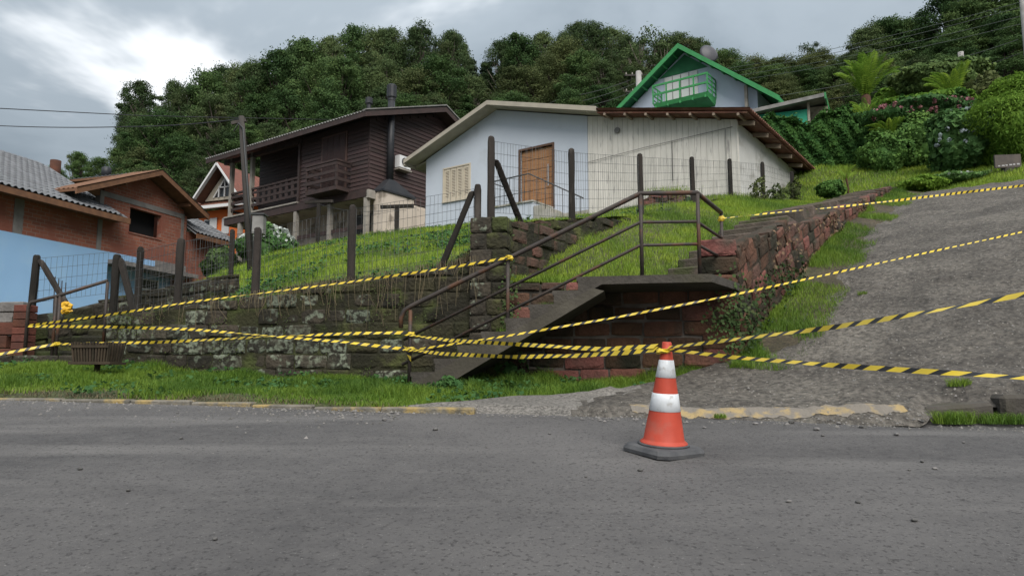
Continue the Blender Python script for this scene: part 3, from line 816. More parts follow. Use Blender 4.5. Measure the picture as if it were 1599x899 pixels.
MB().lathe([(.158,.060),(.150,.072),(.136,.082)] + [(rad(z), z) for z in (.09,.28,.38,.50,.60,.665)] + [(.036,.672),(.031,.676),(.031,.712),(.026,.718)], 40).build('body', M_cone, cone, smooth=True)
for (a, b) in ((.275,.385),(.49,.60)):
    MB().lathe([(rad(a)+.0005,a-.002),(rad(a)+.003,a),(rad(b)+.003,b),(rad(b)+.0005,b+.002)], 40, cap=False).build('reflective_band', M_band, cone, smooth=True)

# ---------------------------------------------------------------- barrier tape
M_ty = mat('tape_yellow', (.62,.45,.035), (.54,.40,.05), scale=9, rough=.4)
M_tb = mat('tape_black', (.018,.018,.02), rough=.4)
def tape(label, pts, w=.034, tw=(0,0), sag=0., per=.115, wob=.5, on=0., before=0.):
    pts = [np.array(p, float) for p in pts]
    if on: pts.append(pts[-1] + unit(pts[-1]-pts[-2])*on)          # runs on past the frame to its next support
    if before: pts.insert(0, pts[0] + unit(pts[0]-pts[1])*before)
    seg = [np.linalg.norm(b-a) for a, b in zip(pts[:-1], pts[1:])]; cum = np.concatenate([[0], np.cumsum(seg)]); Lt = cum[-1]
    step = per/5; n = int(Lt/step); u = np.linspace(0, Lt, n+1)
    # smooth curve through the points
    C = np.stack([np.interp(u, cum, [p[i] for p in pts]) for i in range(3)], -1)
    for _ in range(10): C[1:-1] = .25*C[:-2] + .5*C[1:-1] + .25*C[2:]
    C[:,2] -= sag*np.sin(np.linspace(0, math.pi, n+1))
    vs = []; fs = []; mi = []
    for i in range(n+1):
        d = unit(C[min(i+1,n)] - C[max(i-1,0)]); k = i/n
        ph = -math.radians(tw[0] + (tw[1]-tw[0])*k) + wob*math.sin(k*9 + Lt) + .25*math.sin(k*Lt*5.3+Lt) + .15*math.sin(k*Lt*13.1)
        a = unit(np.cross(d, (0,0,1))); b = np.cross(a, d)
        e_ = b*math.cos(ph) + a*math.sin(ph)
        sh = d*step*.8
        vs += [C[i] - e_*w/2 - sh, C[i] + e_*w/2 + sh]
        if i < n:
            fs.append((2*i, 2*i+2, 2*i+3, 2*i+1)); mi.append(0 if (i % 5) < 3 else 1)
    o = C[n//2]
    ob = mesh_np('barrier_tape', np.array(vs) - o, fs, M_ty)
    ob.data.materials.append(M_tb); ob.data.polygons.foreach_set('material_index', np.array(mi, np.int32))
    ob.location = tuple(o)
    return tag(ob, label, 'barrier tape', 'strips of yellow and black barrier tape')
ctop = np.array(cone.location) + np.array([-.012, .0, .668]); ctop[1] -= .045
def lp_(px, py, off=.0): return on_plane(px, py, (0, 7.74 - off), LD)
tape('barrier tape rising along the top of the mossy wall to the upper handrail', [at(45,508,9.40), at(165,492,9.0), at(300,471,8.75), at(540,441,8.35), at(700,418,7.95), lp_(795,402)], w=.027, tw=(10,35))
tape('barrier tape sagging across the dark wall from the far left to the lower rail foot', [at(46,509,9.40), at(165,510,9.0), at(300,514,8.6), at(430,525,8.2), at(540,534,7.95), lp_(634,545)], tw=(0,50))
tape('barrier tape crossing the dark wall low down from the rusty post to the handrail foot', [at(88,537,9.40), at(250,534,8.9), at(430,525,8.22), at(560,520,7.95), lp_(634,519)], tw=(20,40))
tape('short barrier tape at the far left edge reaching the rusty post', [at(-40,560,8.9), at(20,549,9.15), at(86,537,9.40)], tw=(30,0), before=3.)
tape('barrier tape from the handrail foot to the cone, upper of the two', [lp_(634,522), at(700,531,7.2), at(820,538,6.1), at(940,545,5.25), ctop + [-.03,0,.02]], tw=(25,10))
tape('barrier tape from the lower rail foot to the cone, sagging lowest', [lp_(634,545), at(690,552,7.2), at(800,557,6.2), at(900,555,5.5), at(980,550,5.0), ctop + [-.03,0,.0]], tw=(15,0))
tape('long thin barrier tape from the lower rail up across the ramp to the right edge', [lp_(640,547), at(800,522,7.45), at(960,494,7.35), at(1130,461,7.3), at(1300,424,7.8), at(1450,391,8.2), at(1660,346,8.8)], w=.023, tw=(25,45), wob=.15, sag=.02, on=4.)
tape('barrier tape from the cone rising to the right edge', [ctop + [.03,0,.01], at(1120,533,4.2), at(1300,511,3.2), at(1450,487,2.65), at(1640,452,2.25)], w=.023, tw=(30,45), wob=.1, per=.13, on=2.5)
tape('barrier tape from the cone falling slightly to the right edge', [ctop + [.03,0,0], at(1150,558,4.15), at(1300,570,3.4), at(1450,580,2.9), at(1640,592,2.5)], w=.023, tw=(30,45), wob=.1, per=.13, on=2.5)
tape('barrier tape from the landing post over the top of the ramp to the right edge', [at(1127,341,8.40), at(1200,333,8.6), at(1300,324,9.0), at(1400,313,9.5), at(1500,301,10), at(1640,285,10.6)], tw=(40,20), on=4.)
tape('short loose end of barrier tape knotted on the rail foot', [lp_(633,541), lp_(636,548), lp_(640,556), lp_(641,566)], w=.035, per=.1)
# knots where the tapes are tied
def knot(tape_ob, p, r, h, seed):
    rk_ = random.Random(seed); vs = []; fs = []; n = 10; lv_ = 5
    for i in range(lv_):
        for j in range(n):
            th = 2*math.pi*j/n; rr_ = r*(1 + rk_.uniform(-.18,.3))*(.8 if i in (0, lv_-1) else 1)
            vs.append((p[0]+rr_*math.cos(th), p[1]+rr_*math.sin(th), p[2] + h*(i/(lv_-1)-.5) + rk_.uniform(-.004,.004)))
    for i in range(lv_-1):
        for j in range(n): fs.append((i*n+j, i*n+(j+1)%n, (i+1)*n+(j+1)%n, (i+1)*n+j))
    return shift(MB().add(vs, fs), tape_ob.location).build('knot', M_ty, tape_ob, z0=0.)
TP = [o for o in COL.objects if o.name.startswith('barrier_tape')]
def tape_named(key): return next(o for o in TP if key in o['label'])
knot(tape_named('upper handrail'), lp_(795,402) + [0,.04,0], .042, .05, 1)
knot(tape_named('lower rail foot'), lp_(641,545) + [0,.04,0], .036, .05, 2)
knot(tape_named('upper of the two'), lp_(641,521) + [0,.04,0], .036, .04, 3)
cc = np.array(cone.location) + [0, -.06, .655]; knot(tape_named('sagging lowest'), cc, .044, .035, 4)
knot(tape_named('landing post'), np.array([back[0], back[1], at(1127,341,8.40)[2]]), .034, .06, 5)
knot(tape_named('to the rusty post') if any('to the rusty post' in o['label'] for o in TP) else tape_named('reaching the rusty post'), at(89,537,9.44), .036, .05, 6)
# ---------------------------------------------------------------- houses
UW = (.812, -.583); ANG_H = math.atan2(UW[1], UW[0])
def pierced(mb, xa, xb, zb, top, holes, y0, y1, extra=()):
    """wall slab in the x-z plane with a sloped top and rectangular openings (x0, x1, z0, z1)"""
    br = sorted({xa, xb, *[h for H in holes for h in H[:2]], *extra}); br = [b for b in br if xa <= b <= xb]
    for a, b in zip(br[:-1], br[1:]):
        hs = sorted([H for H in holes if H[0] <= a + 1e-6 and H[1] >= b - 1e-6], key=lambda H: H[2]); z = zb
        for H in hs:
            if H[2] > z: mb.box(a, b, y0, y1, z, H[2])
            z = H[3]
        mb.hexa([(a,y0,z),(b,y0,z),(b,y1,z),(a,y1,z)], [(a,y0,top(a)),(b,y0,top(b)),(b,y1,top(b)),(a,y1,top(a))])
    return mb
def corrugated(x0, x1, y0, y1, zf, along, pitch, amp, thick=.02, per=6):
    """corrugated sheet; waves repeat along 'along' ('x' or 'y'), zf(x, y) is the roof plane"""
    mb = MB(); n = int(((x1-x0) if along == 'x' else (y1-y0))/pitch*per)
    m_ = 2; vs = []; fs = []
    for i in range(n+1):
        k = i/n
        for j in range(m_):
            q = j/(m_-1)
            x, y = (x0+(x1-x0)*k, y0+(y1-y0)*q) if along == 'x' else (x0+(x1-x0)*q, y0+(y1-y0)*k)
            w = amp*math.cos(2*math.pi*i/per)
            vs += [(x, y, zf(x,y)+w+thick), (x, y, zf(x,y)+w)]
    st_ = m_*2
    for i in range(n):
        a = i*st_; b = a+st_
        fs += [(a, b, b+2, a+2), (a+1, a+3, b+3, b+1), (a, a+1, b+1, b), (a+2, b+2, b+3, a+3)]
    return mb.add(vs, fs)
M_white = mat('white_wall_paint', (.50,.54,.60), (.455,.495,.555), scale=.8, rough=.8, bump=.1, bscale=60, c3=(.42,.45,.49), scale3=1.4, lo3=.56, hi3=.72)
M_plinth = mat('stained_plinth', (.40,.38,.35), (.27,.26,.22), scale=3, rough=.9, c3=(.2,.2,.13), scale3=2)
M_cream = mat('cream_fascia', (.37,.335,.27), (.31,.28,.23), scale=3, rough=.7)
M_shut = mat('beige_shutter', (.54,.475,.37), (.48,.42,.33), scale=3, rough=.7)
M_door = mat('brown_wood_door', (.33,.17,.075), (.26,.125,.056), scale=4, stretch=(.4,.4,5), rough=.5, bump=.15)
M_doorf = mat('dark_door_frame', (.10,.055,.035), rough=.6)
M_steel = mat('steel', (.6,.6,.6), rough=.3, metal=.9)
M_dgrey = mat('dark_grey_metal', (.045,.047,.05), (.06,.06,.06), scale=5, rough=.5)
M_plank = mat('peeling_cream_planks', (.63,.60,.545), (.55,.525,.475), scale=2.5, stretch=(3,3,.6), rough=.85, c3=(.30,.285,.27), scale3=3.2, lo3=.60, hi3=.74, rnd=.05, bump=.2, bscale=30)
M_render = mat('pale_render', (.54,.535,.515), (.47,.465,.445), scale=1.5, rough=.9, c3=(.3,.29,.26), scale3=1.2, bump=.15, bscale=40)
M_rust = mat('rusty_brown_roof', (.155,.065,.042), (.10,.045,.032), scale=3, rough=.75, c3=(.2,.11,.07), scale3=4)
M_rafter = mat('pale_brown_rafter', (.30,.235,.18), (.22,.17,.13), scale=5, rough=.8)
M_roofgrey = mat('grey_fibre_cement', (.22,.215,.205), (.15,.145,.14), scale=3, rough=.9)
M_glass = mat('dark_glass', (.02,.023,.027), rough=.08, spec=.6)

wh = thing('white_house', 'white bungalow with brown door and weathered plank shed under one low gable roof', 'house', (-3.1, 25.65, 5.2), ANG_H)
wtop = lambda x: float(np.interp(x, [0,3.16,6.7,11.3], [8.30,9.48,8.50,7.42]))
WIN = (.87,2.02,6.64,7.78); DOOR = (4.16,5.40,5.78,7.84)
mb = pierced(MB(), 0, 6.68, 5.55, wtop, [WIN, DOOR], 0, .2, (3.16,)); mb.box(0,.2,.2,9.5,5.0,8.28); mb.box(0,11.0,9.3,9.5,5.0,7.3)
mb.build('wall', M_white, wh)
MB().box(-.015,6.68,-.03,.2,4.6,5.552).build('plinth', M_plinth, wh)
MB().box(WIN[0]-.06,WIN[1]+.06,-.05,.12,WIN[2]-.07,WIN[2]).build('window_sill', M_shut, wh)
wf = MB(); [wf.box(*b) for b in ((WIN[0]-.05,WIN[0],-.03,.1,WIN[2],WIN[3]+.05),(WIN[1],WIN[1]+.05,-.03,.1,WIN[2],WIN[3]+.05),(WIN[0],WIN[1],-.03,.1,WIN[3],WIN[3]+.05))]
win = wf.build('window', M_shut, wh)
for k in range(4):
    w = (WIN[1]-WIN[0])/4; a = WIN[0]+k*w+.01; b = a+w-.02; sh = MB()
    for bb in ((a,a+.05),(b-.05,b)): sh.box(*bb, -.012, .03, WIN[2]+.01, WIN[3]-.01)
    sh.box(a+.05,b-.05,-.012,.03,WIN[2]+.01,WIN[2]+.1); sh.box(a+.05,b-.05,-.012,.03,WIN[3]-.1,WIN[3]-.01); bk_ = MB().box(a+.05,b-.05,.016,.03,WIN[2]+.1,WIN[3]-.1)
    for q in range(17):
        z = WIN[2]+.11+q*.055; sh.hexa([(a+.05,-.004,z),(b-.05,-.004,z),(b-.05,.012,z+.03),(a+.05,.012,z+.03)], [(a+.05,-.004,z+.008),(b-.05,-.004,z+.008),(b-.05,.012,z+.038),(a+.05,.012,z+.038)])
    sh.build('shutter', M_shut, win); bk_.build('slat_gap_shade', M_doorf, win)  # dark backing puts the shade of the slat gaps into its colour
df = MB(); [df.box(*b) for b in ((DOOR[0]-.07,DOOR[0],-.025,.16,DOOR[2],DOOR[3]+.07),(DOOR[1],DOOR[1]+.07,-.025,.16,DOOR[2],DOOR[3]+.07),(DOOR[0],DOOR[1],-.025,.16,DOOR[3],DOOR[3]+.07))]
df.build('door_frame', M_doorf, wh)
dl = MB().box(DOOR[0]+.01,DOOR[1]-.01,.07,.12,DOOR[2]+.005,DOOR[3]-.005).build('door', M_door, wh)
for k in range(6):
    z = DOOR[2]+.02+k*.34; MB().box(DOOR[0]+.03,DOOR[1]-.03,.052,.072,z,z+.325).build('panel', M_door, dl, bevel=.006)
MB().tube([(DOOR[1]-.16,-.01,DOOR[2]+.75),(DOOR[1]-.16,-.01,DOOR[2]+1.45)], .018, 8).build('handle', M_steel, dl)
# porch with steps to the right
po = MB().box(3.75,5.42,-1.15,-.031,4.9,5.76).build('porch', M_white, wh)
MB().box(3.70,5.44,-1.19,-.032,5.762,5.81).build('porch_slab', M_plinth, wh)
for k in range(4):
    MB().box(5.44+k*.30,5.74+k*.30,-1.15,-.031,4.8,5.62-k*.155).build('step', M_plinth, wh)
rl = MB().tube([(3.78,-1.12,6.62),(5.25,-1.12,6.66),(7.15,-1.12,5.62)], .022, 6); rl.tube([(3.78,-1.12,6.62),(3.78,-.1,6.62)], .018, 6)
rl.tube([(3.78,-1.12,6.1),(5.25,-1.12,6.1)], .012, 5)
for x in np.arange(3.78,5.3,.185): rl.tube([(x,-1.12,5.81),(x,-1.12,6.64)], .01, 4)
for x in np.arange(5.55,7.2,.3): z = 6.66-(x-5.25)*.547; rl.tube([(x,-1.12,z-.85),(x,-1.12,z)], .012, 4)
rl.build('railing', M_dgrey, wh, smooth=True)
# shed front: vertical planks
npl = 27; w = (11.3-6.70)/npl
MB().add(*(lambda m_: (m_.v, m_.f))(pierced(MB(), 6.70, 11.28, 4.7, lambda x: wtop(x)-.01, [], .03, .2))).build('shed_wall', M_plank, wh)
for k in range(npl):
    a = 6.70+k*w; b = a+w-.007; y = RND.uniform(-.002,.002)
    MB().hexa([(a,y-.012,5.02+RND.uniform(-.1,.05)),(b,y-.012,5.02),(b,.03,5.02),(a,.03,5.02)], [(a,y-.012,wtop(a)-.005),(b,y-.012,wtop(b)-.005),(b,.03,wtop(b)-.005),(a,.03,wtop(a)-.005)]).build('plank', M_plank, wh)
MB().box(11.285,11.32,-.025,.05,4.7,7.40).build('corner_board', M_plank, wh)
MB().box(10.9,11.3,.05,9.5,4.6,7.36).build('side_wall', M_render, wh)
ld = lambda z: 0
MB().tube([(7.72,-.03,7.83),(7.72,-.06,7.83)], .09, 12).build('wall_lamp', M_roofgrey, wh)
MB().tube([(6.7,-.05,7.02),(8.6,-.05,7.13),(11.2,-.05,7.22)], .007, 5).build('cable', M_dgrey, wh)
MB().tube([(9.45,-.045,7.15),(9.45,-.045,6.0)], .009, 5).build('conduit', M_dgrey, wh)
MB().tube([(11.0,-.045,7.2),(11.0,-.045,5.3)], .008, 5).build('conduit', M_roofgrey, wh)
# roof
def rz_l(x): return 9.56 + (x-3.2)*.36          # left slope
def rz_r(x): return float(np.interp(x, [3.2,7.3,12.0], [9.56,8.44,7.42]))
OV = -.55
MB().hexa([(-.55,OV,rz_l(-.55)-.02),(3.2,OV,9.54),(3.2,10,9.54),(-.55,10,rz_l(-.55)-.02)], [(-.55,OV,rz_l(-.55)+.06),(3.2,OV,9.62),(3.2,10,9.62),(-.55,10,rz_l(-.55)+.06)]).build('roof', M_roofgrey, wh)
MB().hexa([(3.2,OV,9.54),(7.3,OV,8.42),(7.3,10,8.42),(3.2,10,9.54)], [(3.2,OV,9.62),(7.3,OV,8.50),(7.3,10,8.50),(3.2,10,9.62)]).build('roof', M_roofgrey, wh)
MB().hexa([(-.53,OV+.02,rz_l(-.53)-.06),(3.2,OV+.02,9.50),(3.2,.02,9.50),(-.53,.02,rz_l(-.53)-.06)], [(-.53,OV+.02,rz_l(-.53)-.03),(3.2,OV+.02,9.53),(3.2,.02,9.53),(-.53,.02,rz_l(-.53)-.03)]).build('soffit', M_cream, wh)
MB().hexa([(3.2,OV+.02,9.50),(7.28,OV+.02,8.38),(7.28,.02,8.38),(3.2,.02,9.50)], [(3.2,OV+.02,9.53),(7.28,OV+.02,8.41),(7.28,.02,8.41),(3.2,.02,9.53)]).build('soffit', M_cream, wh)
MB().hexa([(-.58,OV-.03,rz_l(-.58)-.07),(3.2,OV-.03,9.48),(3.2,OV,9.48),(-.58,OV,rz_l(-.58)-.07)], [(-.58,OV-.03,rz_l(-.58)+.07),(3.2,OV-.03,9.63),(3.2,OV,9.63),(-.58,OV,rz_l(-.58)+.07)]).build('fascia', M_cream, wh)
MB().hexa([(3.2,OV-.03,9.48),(7.3,OV-.03,8.36),(7.3,OV,8.36),(3.2,OV,9.48)], [(3.2,OV-.03,9.63),(7.3,OV-.03,8.51),(7.3,OV,8.51),(3.2,OV,9.63)]).build('fascia', M_cream, wh)
MB().hexa([(-.61,OV,rz_l(-.58)-.14),(-.55,OV,rz_l(-.58)-.14),(-.55,10,rz_l(-.58)-.14),(-.61,10,rz_l(-.58)-.14)], [(-.61,OV,rz_l(-.58)+.06),(-.55,OV,rz_l(-.58)+.06),(-.55,10,rz_l(-.58)+.06),(-.61,10,rz_l(-.58)+.06)]).build('fascia', M_cream, wh)
MB().hexa([(-.55,.02,rz_l(-.55)-.13),(0,.02,8.22),(0,9,8.22),(-.55,9,rz_l(-.55)-.13)], [(-.55,.02,rz_l(-.55)-.03),(0,.02,8.27),(0,9,8.27),(-.55,9,rz_l(-.55)-.03)]).build('soffit', M_cream, wh)
corrugated(7.3, 11.85, OV-.02, 9.9, lambda x, y: rz_r(x) - .03, 'y', .15, .028).build('shed_roof', M_rust, wh, smooth=True)
MB().hexa([(7.3,OV+.05,rz_r(7.3)-.12),(11.75,OV+.05,rz_r(11.75)-.12),(11.75,9.8,rz_r(11.75)-.12),(7.3,9.8,rz_r(7.3)-.12)], [(7.3,OV+.05,rz_r(7.3)-.08),(11.75,OV+.05,rz_r(11.75)-.08),(11.75,9.8,rz_r(11.75)-.08),(7.3,9.8,rz_r(7.3)-.08)]).build('roof_lining', M_rust, wh)
for k in range(7):
    x = 7.55+k*.66; MB().beam((x,OV+.03,rz_r(x)-.155),(x,.03,rz_r(x)-.155), .06,.07).build('purlin', M_rafter, wh)
for k in range(8):
    y = .18+k*1.22; MB().beam((11.28,y,rz_r(11.3)-.20),(11.72,y,rz_r(11.72)-.20), .085,.11).build('rafter', M_rafter, wh)

# ---- dark wooden house
M_dwood = mat('dark_brown_siding', (.058,.036,.033), (.042,.028,.027), scale=3, stretch=(.4,.4,6), rough=.6, rnd=.22, bump=.2, bscale=30)
M_dbeam = mat('dark_brown_beam', (.05,.032,.029), (.036,.025,.023), scale=4, rough=.65)
M_cpost = mat('greyish_cream_post', (.30,.275,.24), (.22,.2,.175), scale=4, rough=.8)
M_plaster = mat('beige_plaster', (.52,.45,.38), (.45,.39,.33), scale=1.5, rough=.9, c3=(.22,.185,.15), scale3=1.8, bump=.1, bscale=50)
M_flue = mat('black_flue', (.02,.022,.026), (.03,.03,.033), scale=4, rough=.5)
M_dshut = mat('brown_shutter', (.045,.026,.024), rough=.6)
dh = thing('wooden_house', 'two storey dark brown wooden house with balcony and black chimney flue', 'house', (-13.8, 34.7, 5.0), ANG_H)
DLN = 9.79
drz = lambda v: 11.02 + (v+.8)*.345 if v < 4.0 else 11.02 + 4.8*.345 - (v-4.0)*.42
gt = lambda v: drz(v) - .14
# walls behind the boards
MB().box(5.42,DLN-.05,.06,.2,7.95,11.1).build('wall', M_dbeam, dh)
MB().prism([(.06,7.95),(7.8,7.95),(7.8,gt(7.8)-.05),(4.0,gt(4)-.05),(.06,gt(.06)-.05)], 'x', DLN-.2, DLN-.05).build('wall', M_dbeam, dh)
MB().box(0.05,5.42,1.7,1.85,7.95,11.6).build('wall', M_dbeam, dh)
MB().box(5.42,5.55,.2,1.8,7.95,11.3).build('wall', M_dbeam, dh)
for k in range(18):
    z = 8.0+k*.172; MB().hexa([(5.42,.0,z),(DLN,.0,z),(DLN,.058,z),(5.42,.058,z)],[(5.42,.03,z+.18),(DLN,.03,z+.18),(DLN,.058,z+.18),(5.42,.058,z+.18)]).build('board', M_dwood, dh)
for k in range(27):
    z = 8.0+k*.172
    vs_ = [v for v in np.linspace(.0,7.8,79) if gt(v) > z+.18]
    if len(vs_) < 3: continue
    a, b = vs_[0], vs_[-1]
    MB().hexa([(DLN,a,z),(DLN,b,z),(DLN-.05,b,z),(DLN-.05,a,z)],[(DLN-.03,a,z+.18),(DLN-.03,b,z+.18),(DLN-.05,b,z+.18),(DLN-.05,a,z+.18)]).build('board', M_dwood, dh)
for k in range(20):
    z = 8.25+k*.172; MB().box(.05,5.42,1.66,1.698,z,z+.16).build('board', M_dwood, dh)
MB().box(3.2,4.2,1.62,1.655,8.25,10.4).build('veranda_door', M_dbeam, dh)
MB().tube([(2.35,1.55,10.0),(2.35,1.65,10.0)], .09, 10).build('wall_lamp', M_cpost, dh)
# deck, beam, ceiling
MB().box(-.05,DLN,-.02,8,7.80,7.95).build('deck', M_plaster, dh)
MB().box(-.1,DLN+.02,-.10,-.02,7.78,8.12).build('edge_beam', M_dbeam, dh)
MB().box(-.1,5.42,-.14,.1,8.122,8.19).build('deck_edge', M_cpost, dh)
MB().box(-.1,-.02,-.02,7.9,7.78,8.12).build('edge_beam', M_dbeam, dh)
for u_ in (.12, 1.75): MB().box(u_,u_+.17,-.06,.11,8.19,11.1).build('post', M_cpost, dh)
MB().box(5.30,5.43,-.06,.08,8.19,11.1).build('post', M_dbeam, dh)
MB().box(-.4,5.5,-.06,.12,10.86,11.06).build('roof_beam', M_dbeam, dh)
rb = MB()
for (a, b) in ((.29,1.75),(1.92,5.30)):
    for z in (8.45,8.75,9.05): rb.box(a,b,-.03,.02,z,z+.12)
    rb.box(a,b,-.05,.05,9.25,9.34)
for x in np.arange(2.3,5.2,.42): rb.box(x,x+.2,-.02,.015,8.45,9.25)
rb.build('veranda_railing', M_dbeam, dh)
rb = MB(); 
for z in (8.45,8.75,9.05): rb.box(0,.05,.1,1.7,z,z+.12)
rb.box(-.02,.07,.1,1.7,9.25,9.34); rb.build('veranda_railing', M_dbeam, dh)
# shuttered balcony door
MB().box(6.85,8.45,-.03,.02,8.15,10.82).build('door_frame', mat('brown_frame', (.10,.06,.05), rough=.6), dh)
for k in range(4):
    a = 6.93+k*.365; sh = MB().box(a,a+.345,-.055,-.031,8.2,10.74)
    for q in range(34): z = 8.3+q*.07; sh.box(a+.05,a+.295,-.066,-.054,z,z+.035)
    sh.build('shutter', M_dshut, dh)
bal = MB().box(6.8,8.75,-.78,-.10,8.10,8.26).build('balcony', M_dbeam, dh)
bm_ = MB()
for z in (8.50,8.82,9.14): bm_.box(6.8,8.75,-.80,-.75,z,z+.13); bm_.box(6.8,6.85,-.75,-.03,z,z+.13); bm_.box(8.70,8.75,-.75,-.03,z,z+.13)
bm_.box(6.77,8.78,-.82,-.73,9.30,9.37); bm_.box(6.77,6.86,-.73,-.03,9.30,9.37); bm_.box(8.69,8.78,-.73,-.03,9.30,9.37)
for (x, y) in ((6.81,-.79),(8.66,-.79)): bm_.box(x,x+.08,y,y+.08,8.26,9.3)
bm_.build('railing', M_dbeam, bal)
# lower storey
MB().box(2.9,DLN-.3,1.3,1.5,4.6,7.8).build('lower_wall', M_plaster, dh)
MB().box(7.7,8.6,1.25,1.295,5.3,7.5).build('door', M_dgrey, dh)
for u_ in (1.0,2.85,5.15,7.4,9.62): MB().box(u_,u_+.18,-.08,.10,4.4,7.78).build('post', M_cpost, dh)
lr = MB()
for z in (6.05,6.5): lr.box(2.9,9.62,0.0,.05,z,z+.17)
lr.build('lower_railing', M_dbeam, dh)
MB().box(9.8,10.3,.30,2.15,4.8,8.02).build('fireplace', M_plaster, dh)
MB().box(9.55,9.95,2.15,8.0,4.8,7.79).build('lower_wall', M_plaster, dh)
MB().add([(9.8,.25,8.022),(10.36,.25,8.022),(10.36,2.2,8.022),(9.8,2.2,8.022),(9.8,.25,8.10),(10.36,.25,8.10),(10.36,2.2,8.10),(9.8,2.2,8.10),(9.93,.74,8.62),(10.23,.74,8.62),(10.23,1.1,8.62),(9.93,1.1,8.62)],
         [(3,2,1,0),(0,1,5,4),(1,2,6,5),(2,3,7,6),(3,0,4,7),(4,5,9,8),(5,6,10,9),(6,7,11,10),(7,4,8,11),(8,9,10,11)]).build('fireplace_hood', M_flue, dh)
fl = MB().tube([(10.08,.92,8.55),(10.08,.92,12.1)], .15, 14).build('flue', M_flue, dh, smooth=True)
MB().lathe([(.16,0),(.16,.12),(.21,.15),(.21,.66),(.16,.70)], 14, (10.08,.92,12.05)).build('flue_cap', M_flue, fl)
sf = MB().tube([(6.9,2.6,11.9),(6.9,2.6,13.3)], .10, 10).build('flue', M_flue, dh)
MB().lathe([(.10,0),(.17,.03),(.17,.30),(.1,.33)], 10, (6.9,2.6,13.15)).build('flue_cap', M_flue, sf)
ac = MB().box(9.82,10.10,1.45,2.12,9.34,9.86).build('air_conditioner', M_cream if False else mat('ac_white', (.6,.6,.6), rough=.5), dh)
MB().lathe([(.19,0),(.19,.02),(.16,.025)], 20, (0,0,0)).build('fan_grille', M_dgrey, ac, z0=0)
ac.children[0].rotation_euler = (0, math.pi/2, 0); ac.children[0].location = (10.102, 1.77, 9.60-5.0)
MB().box(9.8,10.10,1.45,2.2,9.25,9.31).build('bracket', M_cpost, dh)
MB().box(DLN-.02,DLN+.14,-.1,.28,7.72,8.06).build('beam_end', M_cpost, dh)
# roof
corrugated(-.75, 10.45, -.85, 4.0, lambda x, y: drz(y)+.02, 'x', .177, .03).build('roof', M_roofgrey, dh, smooth=True)
corrugated(-.75, 10.45, 4.0, 8.8, lambda x, y: drz(y)+.02, 'x', .177, .03).build('roof', M_roofgrey, dh, smooth=True)
MB().hexa([(-.7,-.78,drz(-.78)-.10),(10.4,-.78,drz(-.78)-.10),(10.4,4,drz(4)-.10),(-.7,4,drz(4)-.10)],[(-.7,-.78,drz(-.78)-.04),(10.4,-.78,drz(-.78)-.04),(10.4,4,drz(4)-.04),(-.7,4,drz(4)-.04)]).build('roof_lining', M_dbeam, dh)
MB().hexa([(-.7,4.002,drz(4)-.10),(10.4,4.002,drz(4)-.10),(10.4,8.7,drz(8.7)-.10),(-.7,8.7,drz(8.7)-.10)],[(-.7,4.002,drz(4)-.04),(10.4,4.002,drz(4)-.04),(10.4,8.7,drz(8.7)-.04),(-.7,8.7,drz(8.7)-.04)]).build('roof_lining', M_dbeam, dh)
MB().box(-.72,10.42,-.83,-.79,drz(-.8)-.22,drz(-.8)-.02).build('fascia', M_dbeam, dh)
MB().prism([(-.85,drz(-.85)-.22),(4,drz(4)-.24),(8.8,drz(8.8)-.22),(8.8,drz(8.8)-.03),(4,drz(4)-.02),(-.85,drz(-.85)-.02)], 'x', 10.402, 10.45).build('barge_board', M_dbeam, dh)
MB().prism([(-.85,drz(-.85)+.05),(4,drz(4)+.05),(8.8,drz(8.8)+.05),(8.8,drz(8.8)+.09),(4,drz(4)+.10),(-.85,drz(-.85)+.09)], 'x', 10.28, 10.48).build('verge_capping', M_roofgrey, dh)

# ---- brick house, lower left
M_brick = bpy.data.materials.new('bare_brickwork'); M_brick.use_nodes = True
N = M_brick.node_tree.nodes; L = M_brick.node_tree.links
tcx = N.new('ShaderNodeTexCoord'); mp = N.new('ShaderNodeMapping'); mp.inputs['Rotation'].default_value = (math.pi/2,0,0); L.new(tcx.outputs['Object'], mp.inputs[0])
bt = N.new('ShaderNodeTexBrick'); L.new(mp.outputs[0], bt.inputs['Vector'])
bt.inputs['Color1'].default_value = (.27,.092,.054,1); bt.inputs['Color2'].default_value = (.20,.07,.045,1); bt.inputs['Mortar'].default_value = (.24,.17,.14,1)
bt.inputs['Scale'].default_value = 1.0; bt.inputs['Brick Width'].default_value = .30; bt.inputs['Row Height'].default_value = .125; bt.inputs['Mortar Size'].default_value = .009
nz = N.new('ShaderNodeTexNoise'); nz.inputs['Scale'].default_value = .9; L.new(tcx.outputs['Object'], nz.inputs['Vector'])
mr = N.new('ShaderNodeMapRange'); mr.inputs[1].default_value = .48; mr.inputs[2].default_value = .58; L.new(nz.outputs['Fac'], mr.inputs[0])
mxx = N.new('ShaderNodeMixRGB'); mxx.inputs[2].default_value = (.21,.072,.047,1); L.new(mr.outputs[0], mxx.inputs[0]); L.new(bt.outputs['Color'], mxx.inputs[1]); L.new(mxx.outputs[0], N['Principled BSDF'].inputs['Base Color'])
N['Principled BSDF'].inputs['Roughness'].default_value = .95
bpn = N.new('ShaderNodeBump'); bpn.inputs['Strength'].default_value = .6; bpn.inputs['Distance'].default_value = .02; bpn.invert = True; L.new(bt.outputs['Fac'], bpn.inputs['Height']); L.new(bpn.outputs[0], N['Principled BSDF'].inputs['Normal'])
M_blue = mat('pale_blue_paint', (.27,.45,.68), (.25,.42,.64), scale=.7, rough=.85, c3=(.29,.46,.66), scale3=1.1, lo3=.5, hi3=.7)
M_beamc = mat('concrete_frame', (.20,.185,.175), (.14,.13,.125), scale=3, rough=.9)
